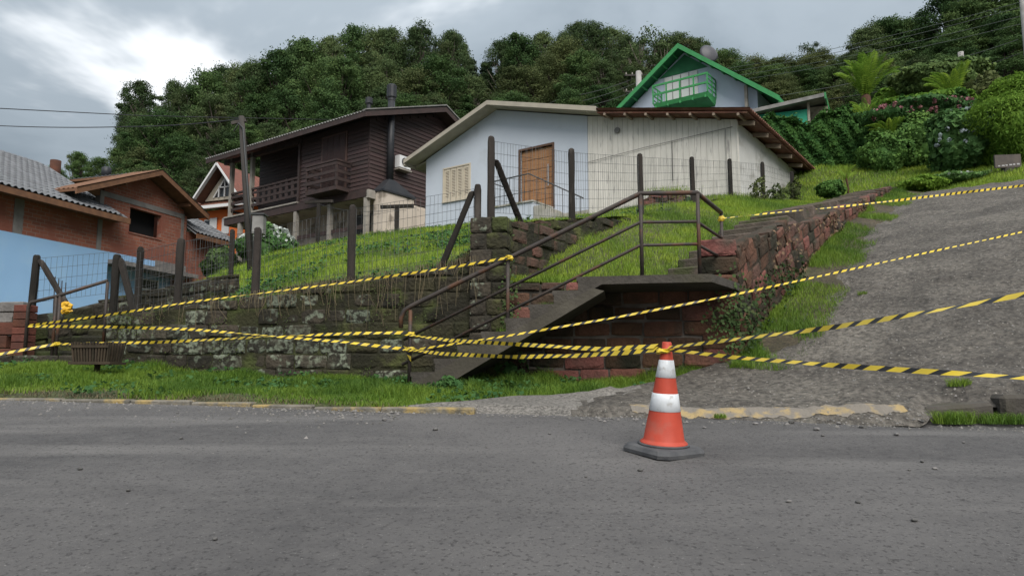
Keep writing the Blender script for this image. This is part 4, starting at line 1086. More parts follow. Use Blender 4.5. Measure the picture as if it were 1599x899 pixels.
M_tile = mat('glazed_grey_tile', (.15,.155,.165), (.115,.119,.127), scale=4, rough=.5, rnd=.15)
M_bwood = mat('brown_fascia_wood', (.17,.085,.045), (.12,.06,.035), scale=5, rough=.7)
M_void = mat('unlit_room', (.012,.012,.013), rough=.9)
BU = unit((.292,.956)); bh = thing('brick_house', 'unfinished red brick house with pale blue lower wall and grey tiled roof', 'house', (-14.885, 26.0, 2.2), math.atan2(BU[1], BU[0]))
grz = lambda u: 8.42 - abs(u-2.0)*.44
# left wing
MB().box(-9,0,.02,.25,5.0,6.6).build('wall', M_brick, bh)
for u_ in (-3.35,-6.6): MB().box(u_,u_+.32,-.005,.02,5.0,6.45).build('column', M_beamc, bh)
# gable part
bw_ = pierced(MB(), .02, 4.05, 4.75, lambda u: grz(u)-.12, [(1.25,2.85,5.98,6.93)], 0, .2, (2.0,)); bw_.build('wall', M_brick, bh)
MB().box(4.05,4.25,.0,6,3.0,7.2).build('wall', M_brick, bh)
MB().box(-.16,.02,-.02,.2,4.75,7.05).build('column', M_beamc, bh)
MB().box(3.93,4.08,-.02,.0,4.75,7.05).build('column', M_beamc, bh)
MB().box(-.16,4.08,-.025,-.0,7.05,7.25).build('ring_beam', M_beamc, bh)
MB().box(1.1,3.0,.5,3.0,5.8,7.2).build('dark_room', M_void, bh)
MB().box(1.22,2.88,-.03,.2,5.93,5.98).build('window_sill', M_brick, bh)
# blue lower wall, grey band and flat slab over a recess
MB().box(-9,.35,-.03,.2,1.9,5.05).build('lower_wall', M_blue, bh)
MB().box(.35,2.6,-.03,.2,4.78,5.06).build('lower_wall', M_blue, bh)
MB().box(2.6,4.3,-.04,.2,4.5,5.10).build('concrete_band', M_beamc, bh)
MB().box(.36,4.6,.5,.7,1.9,4.78).build('recessed_wall', M_blue, bh)
MB().box(.36,4.7,-.35,.6,4.62,4.775).build('slab', M_beamc, bh)
fr = MB().box(2.35,3.35,.44,.499,3.95,4.38).build('window', mat('white_frame', (.55,.55,.55), rough=.6), bh)
MB().box(2.42,3.28,.42,.439,4.0,4.33).build('pane', M_glass, fr)
# roofs
def tile_mesh():
    mb = MB(); n = 6; vs = []; fs = []
    for i in range(n+1):
        k = i/n; x = k - .5; z = .16*math.sin(k*2*math.pi) 
        vs += [(x,-.5,z+.10),(x,.5,z-.06),(x,-.5,z+.02)]
    for i in range(n):
        a = i*3; b = a+3; fs += [(a,b,b+1,a+1),(a+2,b+2,b,a)]
    me = bpy.data.meshes.new('tile'); me.from_pydata(vs, [], fs); me.shade_smooth(); me.materials.append(M_tile); return me
TILE = tile_mesh()
def tiled(parent, u0, u1, v0, v1, z0, z1, tw, tl, maxn=300, keep=None):
    """tiles on a plane that climbs from (v0, z0) to (v1, z1); rows across u"""
    sl = math.hypot(v1-v0, z1-z0); nr = int(sl/tl); nc = int((u1-u0)/tw); ang = math.atan2(z1-z0, v1-v0); k = 0
    Z0 = parent['_z0']
    for j in range(nr):
        for i in range(nc):
            q = (j+.5)/nr; u_ = u0 + (i+.5)*tw; v_ = v0+(v1-v0)*q; z_ = z0+(z1-z0)*q
            if keep and not keep(u_, v_, z_): continue
            inst('tile', TILE, parent, (u_, v_, z_-Z0), (ang,0,0), (tw*1.04, tl*1.25, .22)); k += 1
    return k
wrf = MB().hexa([(-9.2,-.62,6.24),(.6,-.62,6.24),(.6,3.5,8.58),(-9.2,3.5,8.58)],[(-9.2,-.62,6.31),(.6,-.62,6.31),(.6,3.5,8.65),(-9.2,3.5,8.65)]).build('roof', M_tile, bh)
nt = tiled(bh, -4.65, .5, -.66, 3.5, 6.36, 8.70, .225, .33)
MB().box(-9.2,.62,-.68,-.625,6.10,6.30).build('fascia', M_bwood, bh)
MB().box(-9.2,.55,-.62,.05,6.18,6.22).build('soffit', M_bwood, bh)
for s_, a, b in ((-1,-1.75,2.0),(1,2.0,4.75)):
    za, zb_ = grz(a), grz(b)
    dp_ = .7 if s_ < 0 else 6
    MB().hexa([(a,-.62,za),(b,-.62,zb_),(b,dp_,zb_),(a,dp_,za)],[(a,-.62,za+.09),(b,-.62,zb_+.09),(b,dp_,zb_+.09),(a,dp_,za+.09)]).build('roof', M_bwood, bh)
    MB().hexa([(a,-.70,za-.10),(b,-.70,zb_-.10),(b,-.625,zb_-.10),(a,-.625,za-.10)],[(a,-.70,za+.10),(b,-.70,zb_+.10),(b,-.625,zb_+.10),(a,-.625,za+.10)]).build('barge_board', M_bwood, bh)
    corrugated(min(a,b), max(a,b), -.72, dp_, (lambda x, y: grz(x)+.10), 'y', .2, .02).build('roof_covering', M_bwood if s_ < 0 else M_tile, bh)
for u_ in (.4,2.0,3.7): MB().beam((u_,-.62,grz(u_)-.13),(u_,.0,grz(u_)-.13), .09,.12).build('purlin', M_bwood, bh)
# lean-to roof beyond the gable
MB().hexa([(4.3,-.45,6.42),(7.6,-.45,6.42),(5.9,1.2,7.55),(4.3,1.2,7.55)],[(4.3,-.45,6.47),(7.6,-.45,6.47),(5.9,1.2,7.60),(4.3,1.2,7.60)]).build('roof', M_tile, bh)
for j in range(6):
    for i in range(14):
        q = (j+.5)/6; u_ = 4.42+.23*i
        if u_ < 7.6-1.7*q: inst('tile', TILE, bh, (u_, -.48+1.68*q, 6.53+1.13*q-2.2), (math.atan(.685),0,0), (.24,.42,.22))
MB().box(4.3,7.6,-.52,-.47,6.26,6.46).build('fascia', M_bwood, bh)
MB().box(4.4,7.0,.05,.2,2.5,6.6).build('wall', M_brick, bh)
BV = np.array([-BU[1], BU[0]])
def bpos(px, py, v):
    q = on_plane(px, py, np.array([-14.885,26.]) + BV*v, BU); return float((q[:2]-np.array([-14.885,26.]))@BU), float(q[2])
c1u, c1z = bpos(86, 266, 4.2); c2u, c2z = bpos(165, 285, 4.2)
ch = MB().lathe([(.19,-.8),(.20,.40),(.17,.41)], 16, (c1u,4.2,c1z)).build('chimney_pot', M_brickred, bh, smooth=True)
ch2 = MB().lathe([(.12,0),(.12,.55),(.2,.6),(.2,.95),(.1,1.0)], 12, (c2u,4.2,c2z-.3)).build('flue', M_flue, bh, smooth=True)

# ---- orange house
M_orange = mat('orange_paint', (.72,.17,.04), (.65,.155,.04), scale=1, rough=.8)
M_wtrim = mat('white_trim', (.56,.56,.56), rough=.6)
M_redtile = mat('brown_red_tile', (.17,.075,.05), (.12,.058,.042), scale=6, rough=.8, rnd=.2)
ob = at(328, 345, 40); oh = thing('orange_house', 'orange house with white gable trim and brown tiled roof behind the brick house', 'house', (ob[0], ob[1], 6.0), math.atan2(-.35,.94))
def oz(px, py, v=0.):
    d_ = unit((.94,-.35)); n_ = np.array([-d_[1], d_[0]]); q = on_plane(px, py, ob[:2]+n_*v, d_); return float((q[:2]-ob[:2])@d_), float(q[2])
eL = oz(270,345); eR = oz(400,302); zE = 9.75
MB().box(-1.0,6.5,0,6,5.5,zE).build('wall', M_orange, oh)
for (px0,px1,py0,py1) in ((321,334,322,346),(349,359,319,341)):
    a = oz(px0,py0); b = oz(px1,py1); x_a, x_b = sorted((a[0], b[0]))
    w_ = MB().box(x_a,x_b,-.06,-.005,8.35,9.25).build('window', M_wtrim, oh)
    if px0 == 321: MB().box(x_a+.06,x_a+(x_b-x_a)*.62,-.075,-.061,8.42,9.18).build('pane', M_glass, w_); MB().box(x_a+(x_b-x_a)*.68,x_b+.28,-.09,-.065,8.3,9.3).build('shutter', M_wtrim, w_)
MB().box(-1.4,7,-.75,-.55,zE-.05,zE+.12).build('gutter', M_wtrim, oh)
MB().hexa([(-1.5,-.6,zE),(7,-.6,zE),(7,4,zE+2.6),(.3,4,zE+2.6)],[(-1.5,-.6,zE+.1),(7,-.6,zE+.1),(7,4,zE+2.7),(.3,4,zE+2.7)]).build('roof', M_redtile, oh)
for j in range(9):
    q = (j+.5)/9; z_ = zE+2.6*q+.13; y_ = -.6+4.6*q
    corrugated(-1.3+1.5*q, 7, y_-.28, y_+.28, lambda x, y, z_=z_, y_=y_: z_+(y-y_)*.52, 'x', .25, .03).build('tile_course', M_redtile, oh, smooth=True)
ap, bl_, br_ = oz(354,263,-.9), oz(316,312,-.9), oz(379,298,-.9)
gx = 1.15; gz = 12.1
gb = MB(); hw = 1.5; gl_ = 1.85
gb.beam((gx,-.9,gz),(gx-hw,-.9,gz-gl_),.10,.20,(0,1,0)); gb.beam((gx,-.9,gz),(gx+hw,-.9,gz-gl_),.10,.20,(0,1,0)); gb.build('gable_trim', M_wtrim, oh)
MB().prism([(gx-hw+.1,gz-gl_),(gx+hw-.1,gz-gl_),(gx,gz-.15)],'y',-.2,3).build('gable_wall', M_cream, oh)
for s_ in (-1,1):
    MB().hexa([(gx,-.95,gz+.02),(gx+s_*hw*1.05,-.95,gz-gl_*1.05),(gx+s_*hw*1.05,3,gz-gl_*1.05),(gx,3,gz+.02)],[(gx,-.95,gz+.10),(gx+s_*hw*1.1,-.95,gz-gl_*1.05),(gx+s_*hw*1.1,3,gz-gl_*1.05),(gx,3,gz+.10)]).build('gable_roof', M_redtile, oh)
gw_ = MB(); 
for (a,b) in (((gx-.75,-.25,gz-1.7),(gx,-.25,gz-.65)),((gx+.75,-.25,gz-1.7),(gx,-.25,gz-.65)),((gx,-.25,gz-1.7),(gx,-.25,gz-.65)),((gx-.4,-.25,gz-1.7),(gx-.4,-.25,gz-1.1)),((gx+.4,-.25,gz-1.7),(gx+.4,-.25,gz-1.1)),((gx-.4,-.25,gz-1.15),(gx+.4,-.25,gz-1.15))): gw_.beam(a,b,.06,.06,(0,1,0))
gwo = gw_.build('gable_window', M_wtrim, oh); MB().prism([(gx-.7,gz-1.68),(gx+.7,gz-1.68),(gx,gz-.7)],'y',-.215,-.202).build('pane', M_glass, gwo)

# ---- green trimmed gable house on the hill
M_green = mat('green_paint', (.045,.25,.085), (.04,.21,.07), scale=4, rough=.6, rnd=.06)
M_greend = mat('dull_green_boards', (.03,.16,.07), (.025,.13,.06), scale=4, rough=.7)
M_bwhite = mat('bluish_white_paint', (.46,.52,.62), (.42,.48,.58), scale=1.2, rough=.8)
gp = at(1069, 120, 38); gh = thing('green_trim_house', 'white gabled house with bright green roof edges and balcony on the hill', 'house', (gp[0], gp[1], 11.5), ANG_H)
gzz = lambda u: 18.2 - (.74*-u if u < 0 else .80*u)
MB().prism([(-5.2,11.0),(3.85,11.0),(3.85,gzz(3.85)-.1),(0,18.1),(-5.2,gzz(-5.2)-.1)],'y',0,8).build('wall', M_bwhite, gh)
MB().prism([(-1.45,16.95),(1.3,16.95),(.05,17.95)],'y',-.05,-.003).build('gable_boards', M_greend, gh)
dr = MB().box(-1.15,.75,-.06,-.004,15.2,16.9).build('balcony_door', M_wtrim, gh)
for x in (-.68,-.2,.27): MB().box(x-.02,x+.02,-.075,-.061,15.2,16.88).build('door_joint', M_roofgrey, dr)
for s_, ue in ((-1,-5.6),(1,5.15)):
    a, b = sorted((0., ue))
    MB().hexa([(a,-.75,gzz(a)),(b,-.75,gzz(b)),(b,8.5,gzz(b)),(a,8.5,gzz(a))],[(a,-.75,gzz(a)+.08),(b,-.75,gzz(b)+.08),(b,8.5,gzz(b)+.08),(a,8.5,gzz(a)+.08)]).build('roof', M_greend, gh)
    MB().hexa([(a,-.84,gzz(a)-.16),(b,-.84,gzz(b)-.16),(b,-.755,gzz(b)-.16),(a,-.755,gzz(a)-.16)],[(a,-.84,gzz(a)+.12),(b,-.84,gzz(b)+.12),(b,-.755,gzz(b)+.12),(a,-.755,gzz(a)+.12)]).build('barge_board', M_green, gh)
    for k in range(7):
        u_ = s_*(.35+k*.62); MB().beam((u_,-.755,gzz(u_)-.10),(u_,-.01,gzz(u_)-.10), .07,.11).build('rafter', M_green, gh)
MB().box(5.08,5.18,-.8,8.5,gzz(5.15)-.2,gzz(5.15)-.02).build('eave_board', M_green, gh)
MB().box(3.3,3.45,-.35,-.2,11.5,15.3).build('post', M_cpost, gh)
gb_ = MB().hexa([(-1.25,-1.15,14.88),(1.65,-1.15,14.88),(1.65,-.003,14.70),(-1.25,-.003,14.70)],[(-1.35,-1.22,15.10),(1.72,-1.22,15.10),(1.72,-.003,15.10),(-1.35,-.003,15.10)]).build('balcony', M_green, gh)
for k in range(5): x = -1.2+k*.69; MB().beam((x,-1.2,14.9),(x,-.01,14.82),.08,.14).build('joist', M_green, gb_)
q = MB()
for z in (15.55,16.05): q.box(-1.36,1.73,-1.24,-1.17,z-.01,z+.09); q.box(-1.36,-1.31,-1.18,-.01,z,z+.06); q.box(1.68,1.73,-1.18,-.01,z,z+.06)
for x in (-1.36,-.6,.16,.92,1.66): q.box(x,x+.07,-1.235,-1.185,15.10,16.05)
for y in (-.6,-.06): q.box(1.685,1.735,y,y+.05,15.10,16.05); q.box(-1.36,-1.31,y,y+.05,15.1,16.05)
for z in (15.3,15.8): q.box(1.69,1.73,-1.18,-.01,z,z+.05); q.box(-1.36,-1.32,-1.18,-.01,z,z+.05)
q.build('railing', M_green, gb_)
# dish on its roof
dp = MB(); pr_ = [(.02,.16),(.25,.13),(.45,.07),(.58,0.)]; dp.lathe(pr_+[(.57,-.02),(.4,.05),(.2,.11),(.02,.13)], 24)
ds = at(1107, 84, 40.5); dso = thing('satellite_dish', 'round grey satellite dish above the green trimmed roof', 'satellite dish', (ds[0], ds[1], ds[2]-1.8)); dso['_z0'] = 0.
d1 = dp.build('reflector', mat('dish_grey', (.065,.063,.072), rough=.5), dso, smooth=True); d1.location = (0,0,1.8); d1.rotation_euler = (math.radians(78), 0, math.radians(15))
MB().tube([(0,.1,0),(0,.1,1.7)], .04, 8).build('mast', M_dgrey, dso)
# small turquoise outbuilding in front of it
M_turq = mat('turquoise_paint', (.035,.34,.21), (.035,.30,.19), scale=1.5, rough=.7)
ta = at(1172, 196, 31); tu = thing('outbuilding', 'small turquoise outbuilding with a low grey roof above the hedge', 'outbuilding', (ta[0], ta[1], 9.6), math.atan2(-.35,.94))
MB().box(.1,2.35,.35,2.6,9.0,12.05).build('wall', M_turq, tu)
MB().box(2.35,2.45,.30,.45,9.0,12.4).build('post', M_cream, tu)
MB().box(2.45,3.2,.9,2.6,9.0,12.3).build('wall', M_plaster, tu)
MB().hexa([(-.7,-.1,11.95),(3.0,-.1,12.38),(3.35,3,12.55),(-.7,3,12.15)],[(-.7,-.1,12.07),(3.0,-.1,12.50),(3.35,3,12.67),(-.7,3,12.27)]).build('roof', M_roofgrey, tu)
MB().hexa([(-.72,-.16,11.92),(3.02,-.16,12.35),(3.02,-.102,12.35),(-.72,-.102,11.92)],[(-.72,-.16,12.08),(3.02,-.16,12.51),(3.02,-.102,12.51),(-.72,-.102,12.08)]).build('fascia', M_roofgrey, tu)
MB().hexa([(3.03,-.16,12.25),(3.09,-.16,12.25),(3.45,3,12.4),(3.37,3,12.4)],[(3.03,-.16,12.53),(3.09,-.16,12.53),(3.45,3,12.7),(3.37,3,12.7)]).build('eave_board', M_green, tu)

# ---------------------------------------------------------------- poles, clothes line, wires
M_woodpole = mat('dark_pole_wood', (.04,.036,.033), (.06,.053,.048), scale=6, stretch=(1,1,.2), rough=.9, bump=.4)
M_cpole = mat('concrete_pole', (.30,.29,.28), (.22,.21,.2), scale=3, rough=.9)
pb, pt_ = at(393, 440, 18), at(377, 182, 18)
up_ = thing('service_pole', 'dark wooden service pole with meter box beside the wooden house', 'utility pole', (pb[0], pb[1], float(hill_z(np.array(pb[0]), np.array(pb[1])))-.2)); up_['_z0'] = 0.
hgt = pt_[2] - up_.location.z; lean = pt_[0]-pb[0]
MB().tube([(0,0,0),(lean*.5,0,hgt*.5),(lean,0,hgt)], [.09,.08,.07], 10).build('pole', M_woodpole, up_, smooth=True)
MB().tube([(.08,-.1,.6),(lean*.5+.08,-.1,hgt*.5),(lean*.95+.07,-.1,hgt*.92),(lean-.02,-.1,hgt*.95),(lean-.14,-.08,hgt*.9)], .02, 6).build('conduit', M_dgrey, up_, smooth=True)
bx_ = at(405, 352, 17.9); mbx = MB().box(bx_[0]-pb[0]-.14, bx_[0]-pb[0]+.14, -.25, .0, bx_[2]-up_.location.z-.24, bx_[2]-up_.location.z+.24).build('meter_box', M_roofgrey, up_, bevel=.02)
MB().box(bx_[0]-pb[0]-.17, bx_[0]-pb[0]+.17, -.28, .02, bx_[2]-up_.location.z+.243, bx_[2]-up_.location.z+.28).build('lid', M_dgrey, mbx)
MB().beam((lean-.25,0,hgt-.18),(lean+.12,0,hgt-.10),.06,.08).build('cross_arm', M_woodpole, up_)
def upole(label, px, ytop, Y, h_, r=.13, arm=0):
    t = at(px, ytop, Y); o = thing('utility_pole', label, 'utility pole', (t[0], t[1], t[2]-h_)); o['_z0'] = 0.
    MB().tube([(0,0,0),(0,0,h_)], [r*1.2, r], 10).build('pole', M_cpole, o, smooth=True)
    for k in range(arm):
        MB().beam((-.9,0,h_-.25-k*1.1),(.3,0,h_-.25-k*1.1),.08,.1).build('cross_arm', M_woodpole, o)
        for q in (-.8,-.4,.2): MB().lathe([(.04,0),(.05,.05),(.03,.1),(.04,.14)], 8, (q,0,h_-.2-k*1.1)).build('insulator', M_cpost, o)
    return o
upole('pale concrete utility pole left of the green trimmed gable', 997, 112, 45, 8, .18, 2)
upole('short pale pole standing against the dark trees at upper right', 1500, 82, 42, 7, .16)
upole('tall utility pole cut by the right edge of the picture', 1593, -60, 30, 9, .16, 2)
M_cable = mat('cable', (.03,.03,.032), rough=.6); M_cable_l = mat('worn_cable', (.09,.10,.09), rough=.6)
def wire(label, pts, r, m_=M_cable, sag=.3, name='overhead_cable'):
    P3 = []
    for a, b in zip(pts[:-1], pts[1:]):
        a = np.array(a); b = np.array(b)
        for k in np.linspace(0,1,13)[:(-1 if b is not pts[-1] else None)]: P3.append(a+(b-a)*k - np.array([0,0,sag*4*k*(1-k)]))
    P3.append(np.array(pts[-1])); P3 = [p for i, p in enumerate(P3) if i == 0 or np.linalg.norm(p-P3[i-1]) > 1e-3]
    o = P3[0]; mb = shift(MB().tube(P3, r, 5), o); q = mb.build(name, m_); q.location = tuple(o)
    return tag(q, label, 'cable')
wire('upper black cable crossing the cloudy sky at the left', [at(-900,120,24), at(-30,168,24), at(225,181,30), at(560,188,52)], .017, sag=.0)
wire('lower black cable crossing the cloudy sky to the service pole', [at(-900,190,23), at(-30,195,22), at(200,198,20), at(374,186,18)], .014, sag=.05)
for k, (y0, y1) in enumerate(((150,18),(156,26),(163,40),(170,52))):
    wire(['topmost', 'second', 'third', 'lowest'][k] + ' of four parallel power lines crossing the dark trees at upper right', [at(1000,y0-34,45), at(1130,y0-42,44.), at(1593,y1-14,30)], .013, M_cable_l, sag=.25)
wire('single pale cable from the green gable to the right edge pole', [at(1200,152,37), at(1420,110,34), at(1590,62,30)], .013, M_cable_l, sag=.1)
wire('faint dark cable below the pale one before the trees', [at(1200,165,37), at(1420,135,34), at(1592,84,30)], .015, M_cable, sag=.1)
for k, (a, b) in enumerate((((800,190),(996,128)),((800,176),(996,120)),((800,196),(996,140)))):
    wire(['middle', 'upper', 'lower'][k] + ' dark cable running down to the left from the concrete pole', [at(997,b[1],45), at(880,(a[1]+b[1])/2+4,48), at(760,a[1]+14,52)], .022, M_cable_l, sag=.2)
for (px, yt, yb, Y, lab) in ((620,326,368,21.5,'clothes line post with short cross bar near the beige wall'), (498,318,395,25.5,'clothes line post with cross bar before the lower storey')):
    t = at(px, yt, Y); gzv = float(hill_z(np.array(t[0]), np.array(t[1])))
    o = thing('clothes_post', lab, 'clothes post', (t[0], t[1], gzv)); o['_z0'] = 0.
    MB().box(-.06,.06,-.06,.06,-.3,t[2]-gzv).build('post', M_post, o); MB().beam((-.5,0,t[2]-gzv+.05),(.5,0,t[2]-gzv+.09),.1,.1).build('cross_bar', M_post, o)
wire('thin clothes line strung between the two cross bar posts', [at(498,319,25.5), at(620,327,21.5)], .008, M_cable, sag=.15, name='clothes_line')
# sign board on short post at the upper right
sg = at(1574, 262, 18.3); sb = thing('notice_board', 'small grey wooden board on a stump below the round bush', 'sign', (sg[0], sg[1], sg[2]-.5), math.radians(-8)); sb['_z0'] = 0.
M_board = mat('grey_board', (.10,.085,.075), (.075,.065,.06), scale=6, rough=.9)
MB().box(-.31,.31,-.03,.03,.50,.84).build('board', M_board, sb); MB().tube([(-.05,.1,-.3),(.05,.1,.5)], [.2,.16], 8).build('stump', M_woodpole, sb)
M_scrib = mat('chalky_marks', (.34,.33,.33), rough=.9); mk = MB()
for k in range(6): x = -.25+k*.09; mk.box(x,x+.05+.02*(k%2),-.036,-.0302,.53+.006*k,.56+.008*k)
mk.build('faded_lettering', M_scrib, sb)
# ---------------------------------------------------------------- vegetation helpers
def unit_rows(a): return a / np.maximum(np.linalg.norm(a, axis=-1, keepdims=True), 1e-9)
def leaf_cards(C, Nm, size, asp=.42, jit=.7, droop=0., rng=RNG):
    n = len(C); nn = unit_rows(Nm + jit*rng.normal(size=(n,3)))
    t = rng.normal(size=(n,3)); t[:,2] -= droop
    t = unit_rows(t - nn*np.sum(t*nn, -1, keepdims=True)); b = np.cross(nn, t)
    s = (size*(.65+.7*rng.random(n)))[:,None]
    cup = nn*s*.12
    V_ = np.stack([C - t*s*.5, C + b*s*asp - t*s*.05 + cup, C + t*s*.5, C - b*s*asp - t*s*.05 + cup], 1).reshape(-1,3)
    F_ = np.arange(4*n).reshape(n,4)
    return V_, F_
def sphere_pts(n, rng, up=.0):
    u = rng.normal(size=(n,3)); u[:,2] += up; return unit_rows(u)
def blob(c, r, seed, nu=14, nv=9, amp=.18):
    """lumpy closed surface used as the dark heart of a bush"""
    rg = np.random.default_rng(seed); ph = rg.random(6)*6.28; vs = []; fs = []
    for i in range(nv+1):
        th = math.pi*i/nv
        for j in range(nu):
            f = 2*math.pi*j/nu; k = 1 + amp*(math.sin(3*f+ph[0])*math.sin(2*th+ph[1]) + .6*math.sin(5*f+ph[2]+3*th))
            vs.append((c[0]+r[0]*k*math.sin(th)*math.cos(f), c[1]+r[1]*k*math.sin(th)*math.sin(f), c[2]+r[2]*k*math.cos(th)))
    for i in range(nv):
        for j in range(nu): fs.append((i*nu+j, i*nu+(j+1)%nu, (i+1)*nu+(j+1)%nu, (i+1)*nu+j))
    return MB().add(vs, fs)
def leafm(name, c1, c2, c3=None, trans=.25, island=.18, scale=.6, rough=.65):
    return mat(name, c1, c2, scale=scale, lo=.38, hi=.62, rough=rough, c3=c3, scale3=scale*.7, lo3=.56, hi3=.7, rnd=.34, island=island, spec=.08, trans=trans)
M_euc = leafm('eucalyptus_leaf', (.056,.088,.036), (.076,.112,.042), (.09,.10,.044))
M_brd = leafm('broad_leaf', (.05,.092,.032), (.068,.114,.036), (.078,.12,.036))
M_drk = leafm('dark_needle_leaf', (.036,.06,.034), (.048,.072,.038), None)
M_olv = leafm('olive_leaf', (.08,.102,.038), (.10,.118,.045), (.07,.10,.038))
M_brt = leafm('bright_leaf', (.12,.22,.03), (.15,.255,.036), (.10,.19,.028), trans=.35)
M_hedge = leafm('hedge_leaf', (.055,.125,.032), (.08,.165,.038), (.10,.19,.042), scale=2.)
M_fern = leafm('fern_leaf', (.17,.28,.035), (.21,.33,.045), None, trans=.35, scale=2.)
M_hyd = leafm('hydrangea_leaf', (.075,.155,.05), (.10,.19,.058), (.065,.14,.045), scale=2.)
M_trunk = mat('pale_bark', (.19,.165,.135), (.12,.10,.085), scale=3, stretch=(1,1,.25), rough=.9, bump=.5, bscale=14)
M_trunkd = mat('dark_bark', (.07,.055,.045), (.045,.036,.03), scale=4, stretch=(1,1,.25), rough=.95, bump=.6, bscale=16)
M_fibre = mat('fibrous_fern_trunk', (.09,.045,.028), (.055,.03,.02), scale=14, stretch=(1,1,.3), rough=.95, bump=.9, bscale=30)

# ---------------------------------------------------------------- trees of the wood
def tree_proto(kind, seed):
    """one unit tree 10 m tall: trunk mesh and crown mesh"""
    rg = np.random.default_rng(seed); mb = MB(); clumps = []
    H = 10.
    bend = rg.normal(size=2)*.35
    tr = [np.array([bend[0]*k*k, bend[1]*k*k, H*.93*k]) for k in np.linspace(0,1,7)]
    mb.tube(tr, [.16,.14,.12,.10,.075,.05,.02], 7)
    def trunk_at(k): return np.array([np.interp(k, np.linspace(0,1,7), [p[i] for p in tr]) for i in range(3)])
    if kind == 'conifer':
        for k in np.linspace(.18,.98,16):
            R_ = 2.0*(1-k)**.8 + .25
            for a in range(6):
                f = a*1.047 + k*9 + rg.random()*.5; p = trunk_at(k); q = p + np.array([math.cos(f)*R_, math.sin(f)*R_, -.12*R_+.1])
                mb.tube([p, (p+q)/2 + [0,0,.05], q], [.035,.025,.01], 4, cap=False)
                for w in (.55,.85): clumps.append((p+(q-p)*w, np.array([.55,.55,.3])*(.5+.5*R_/2)))
        m_, ls, per, asp, dr = M_drk, .26, 75, .22, .3
    else:
        n = {'euc': 78, 'broad': 70, 'olive': 56, 'sparse': 20}[kind]; lo = {'euc': .40, 'broad': .22, 'olive': .2, 'sparse': .35}[kind]
        Rc = {'euc': 2.0, 'broad': 2.7, 'olive': 2.5, 'sparse': 2.2}[kind]
        for i in range(n):
            k = lo + (1-lo)*((i+.5)/n); prof = math.sin(math.pi*min(1, ((k-lo)/(1-lo))*.80+.17))**.7
            f = i*2.4 + rg.random()*.8; R_ = Rc*prof*math.sqrt(.25+.75*rg.random())*(.8+.35*math.sin(f*2+seed))
            base = trunk_at(max(.15, k-.18)); q = np.array([trunk_at(min(k,.98))[0]+math.cos(f)*R_, trunk_at(min(k,.98))[1]+math.sin(f)*R_, H*k*.97])
            mid = (base+q)/2 + np.array([0,0,-.15]); mb.tube([base, mid, q], [.06,.045,.012], 5, cap=False)
            r0 = {'euc': .40, 'broad': .50, 'olive': .50, 'sparse': .5}[kind]*(.5+.95*rg.random())
            clumps.append((q, np.array([r0*1.15, r0*1.15, r0*.72])))
        m_, ls, per, asp, dr = {'euc': (M_euc,.115,370,.26,1.0), 'broad': (M_brd,.115,430,.40,.2), 'olive': (M_olv,.11,420,.4,.1), 'sparse': (M_euc,.2,120,.3,.5)}[kind]
    Cs = []; Ns = []
    for (c, r) in clumps:
        u = sphere_pts(per, rg, .35); k = np.clip(np.abs(rg.normal(.86,.27,(per,1))),.2,1.6) * (1 + .18*np.sin(u[:,:1]*7+c[0]*5)*np.cos(u[:,1:2]*6+c[1]))
        Cs.append(c + u*r*k); Ns.append(u)
    V_, F_ = leaf_cards(np.concatenate(Cs), np.concatenate(Ns), ls, asp, .55, dr, rg)
    return mb, V_, F_, m_
PROTO = {}
for kind, seeds in (('euc',(1,2,3,4)), ('broad',(11,12,13)), ('olive',(21,22)), ('conifer',(31,)), ('sparse',(41,42))):
    for s_ in seeds:
        mb, V_, F_, m_ = tree_proto(kind, s_)
        t_me = mb.build('trunk', M_trunk if kind in ('euc','sparse') else M_trunkd, smooth=True); c_ob = mesh_np('crown', V_, F_, m_)
        PROTO.setdefault(kind, []).append((t_me.data, c_ob.data))
        bpy.data.objects.remove(t_me); bpy.data.objects.remove(c_ob)
def tree(kind, label, px, ytop, Y, width=1.0, group=None, name='tree', cat='tree', hmin=5.5, seed=None):
    t = at(px, ytop, Y); g = float(hill_z(np.array(t[0]), np.array(t[1]))); h = max(hmin, t[2]-g)
    o = thing(name, label, cat, (t[0], t[1], t[2]-h-.2), RND.uniform(0,6.28), group); o['_z0'] = 0.
    k = (h+.2)/10.; w = width*k**.55*RND.uniform(.9,1.12)
    o.scale = (w, w, k)
    a, b = RND.choice(PROTO[kind]) if seed is None else PROTO[kind][seed]
    inst('trunk', a, o, (0,0,0)); inst('crown', b, o, (0,0,0))
    return o
SKX = [150,195,210,260,330,365,400,440,480,520,560,600,640,680,740,760,790,830,870,910,940,970,1010,1060,1100,1130,1190,1240,1290,1330,1350,1400,1430,1445,1520,1600,1750]
SKY_ = [270,150,140,128,112,102,98,82,58,52,44,34,44,46,64,80,60,44,34,18,24,40,52,50,66,84,80,78,72,62,30,26,30,-6,-20,-40,-60]
sk = lambda px: float(np.interp(px, SKX, SKY_))
G1 = 'trees of the wooded hill'
px = 214
while px < 1005:
    kind = 'conifer' if 735 < px < 775 else ('euc' if RND.random() < .8 else 'broad')
    lab = 'dark pointed conifer on the skyline between rounder trees' if kind == 'conifer' else ('tall eucalyptus on the skyline of the wooded hill' if kind == 'euc' else 'round leafy tree on the skyline of the wooded hill')
    tree(kind, lab, px, sk(px) + RND.uniform(-9, 20), RND.uniform(60,68), 1.0 if kind != 'conifer' else .8, G1); px += RND.uniform(19,30)
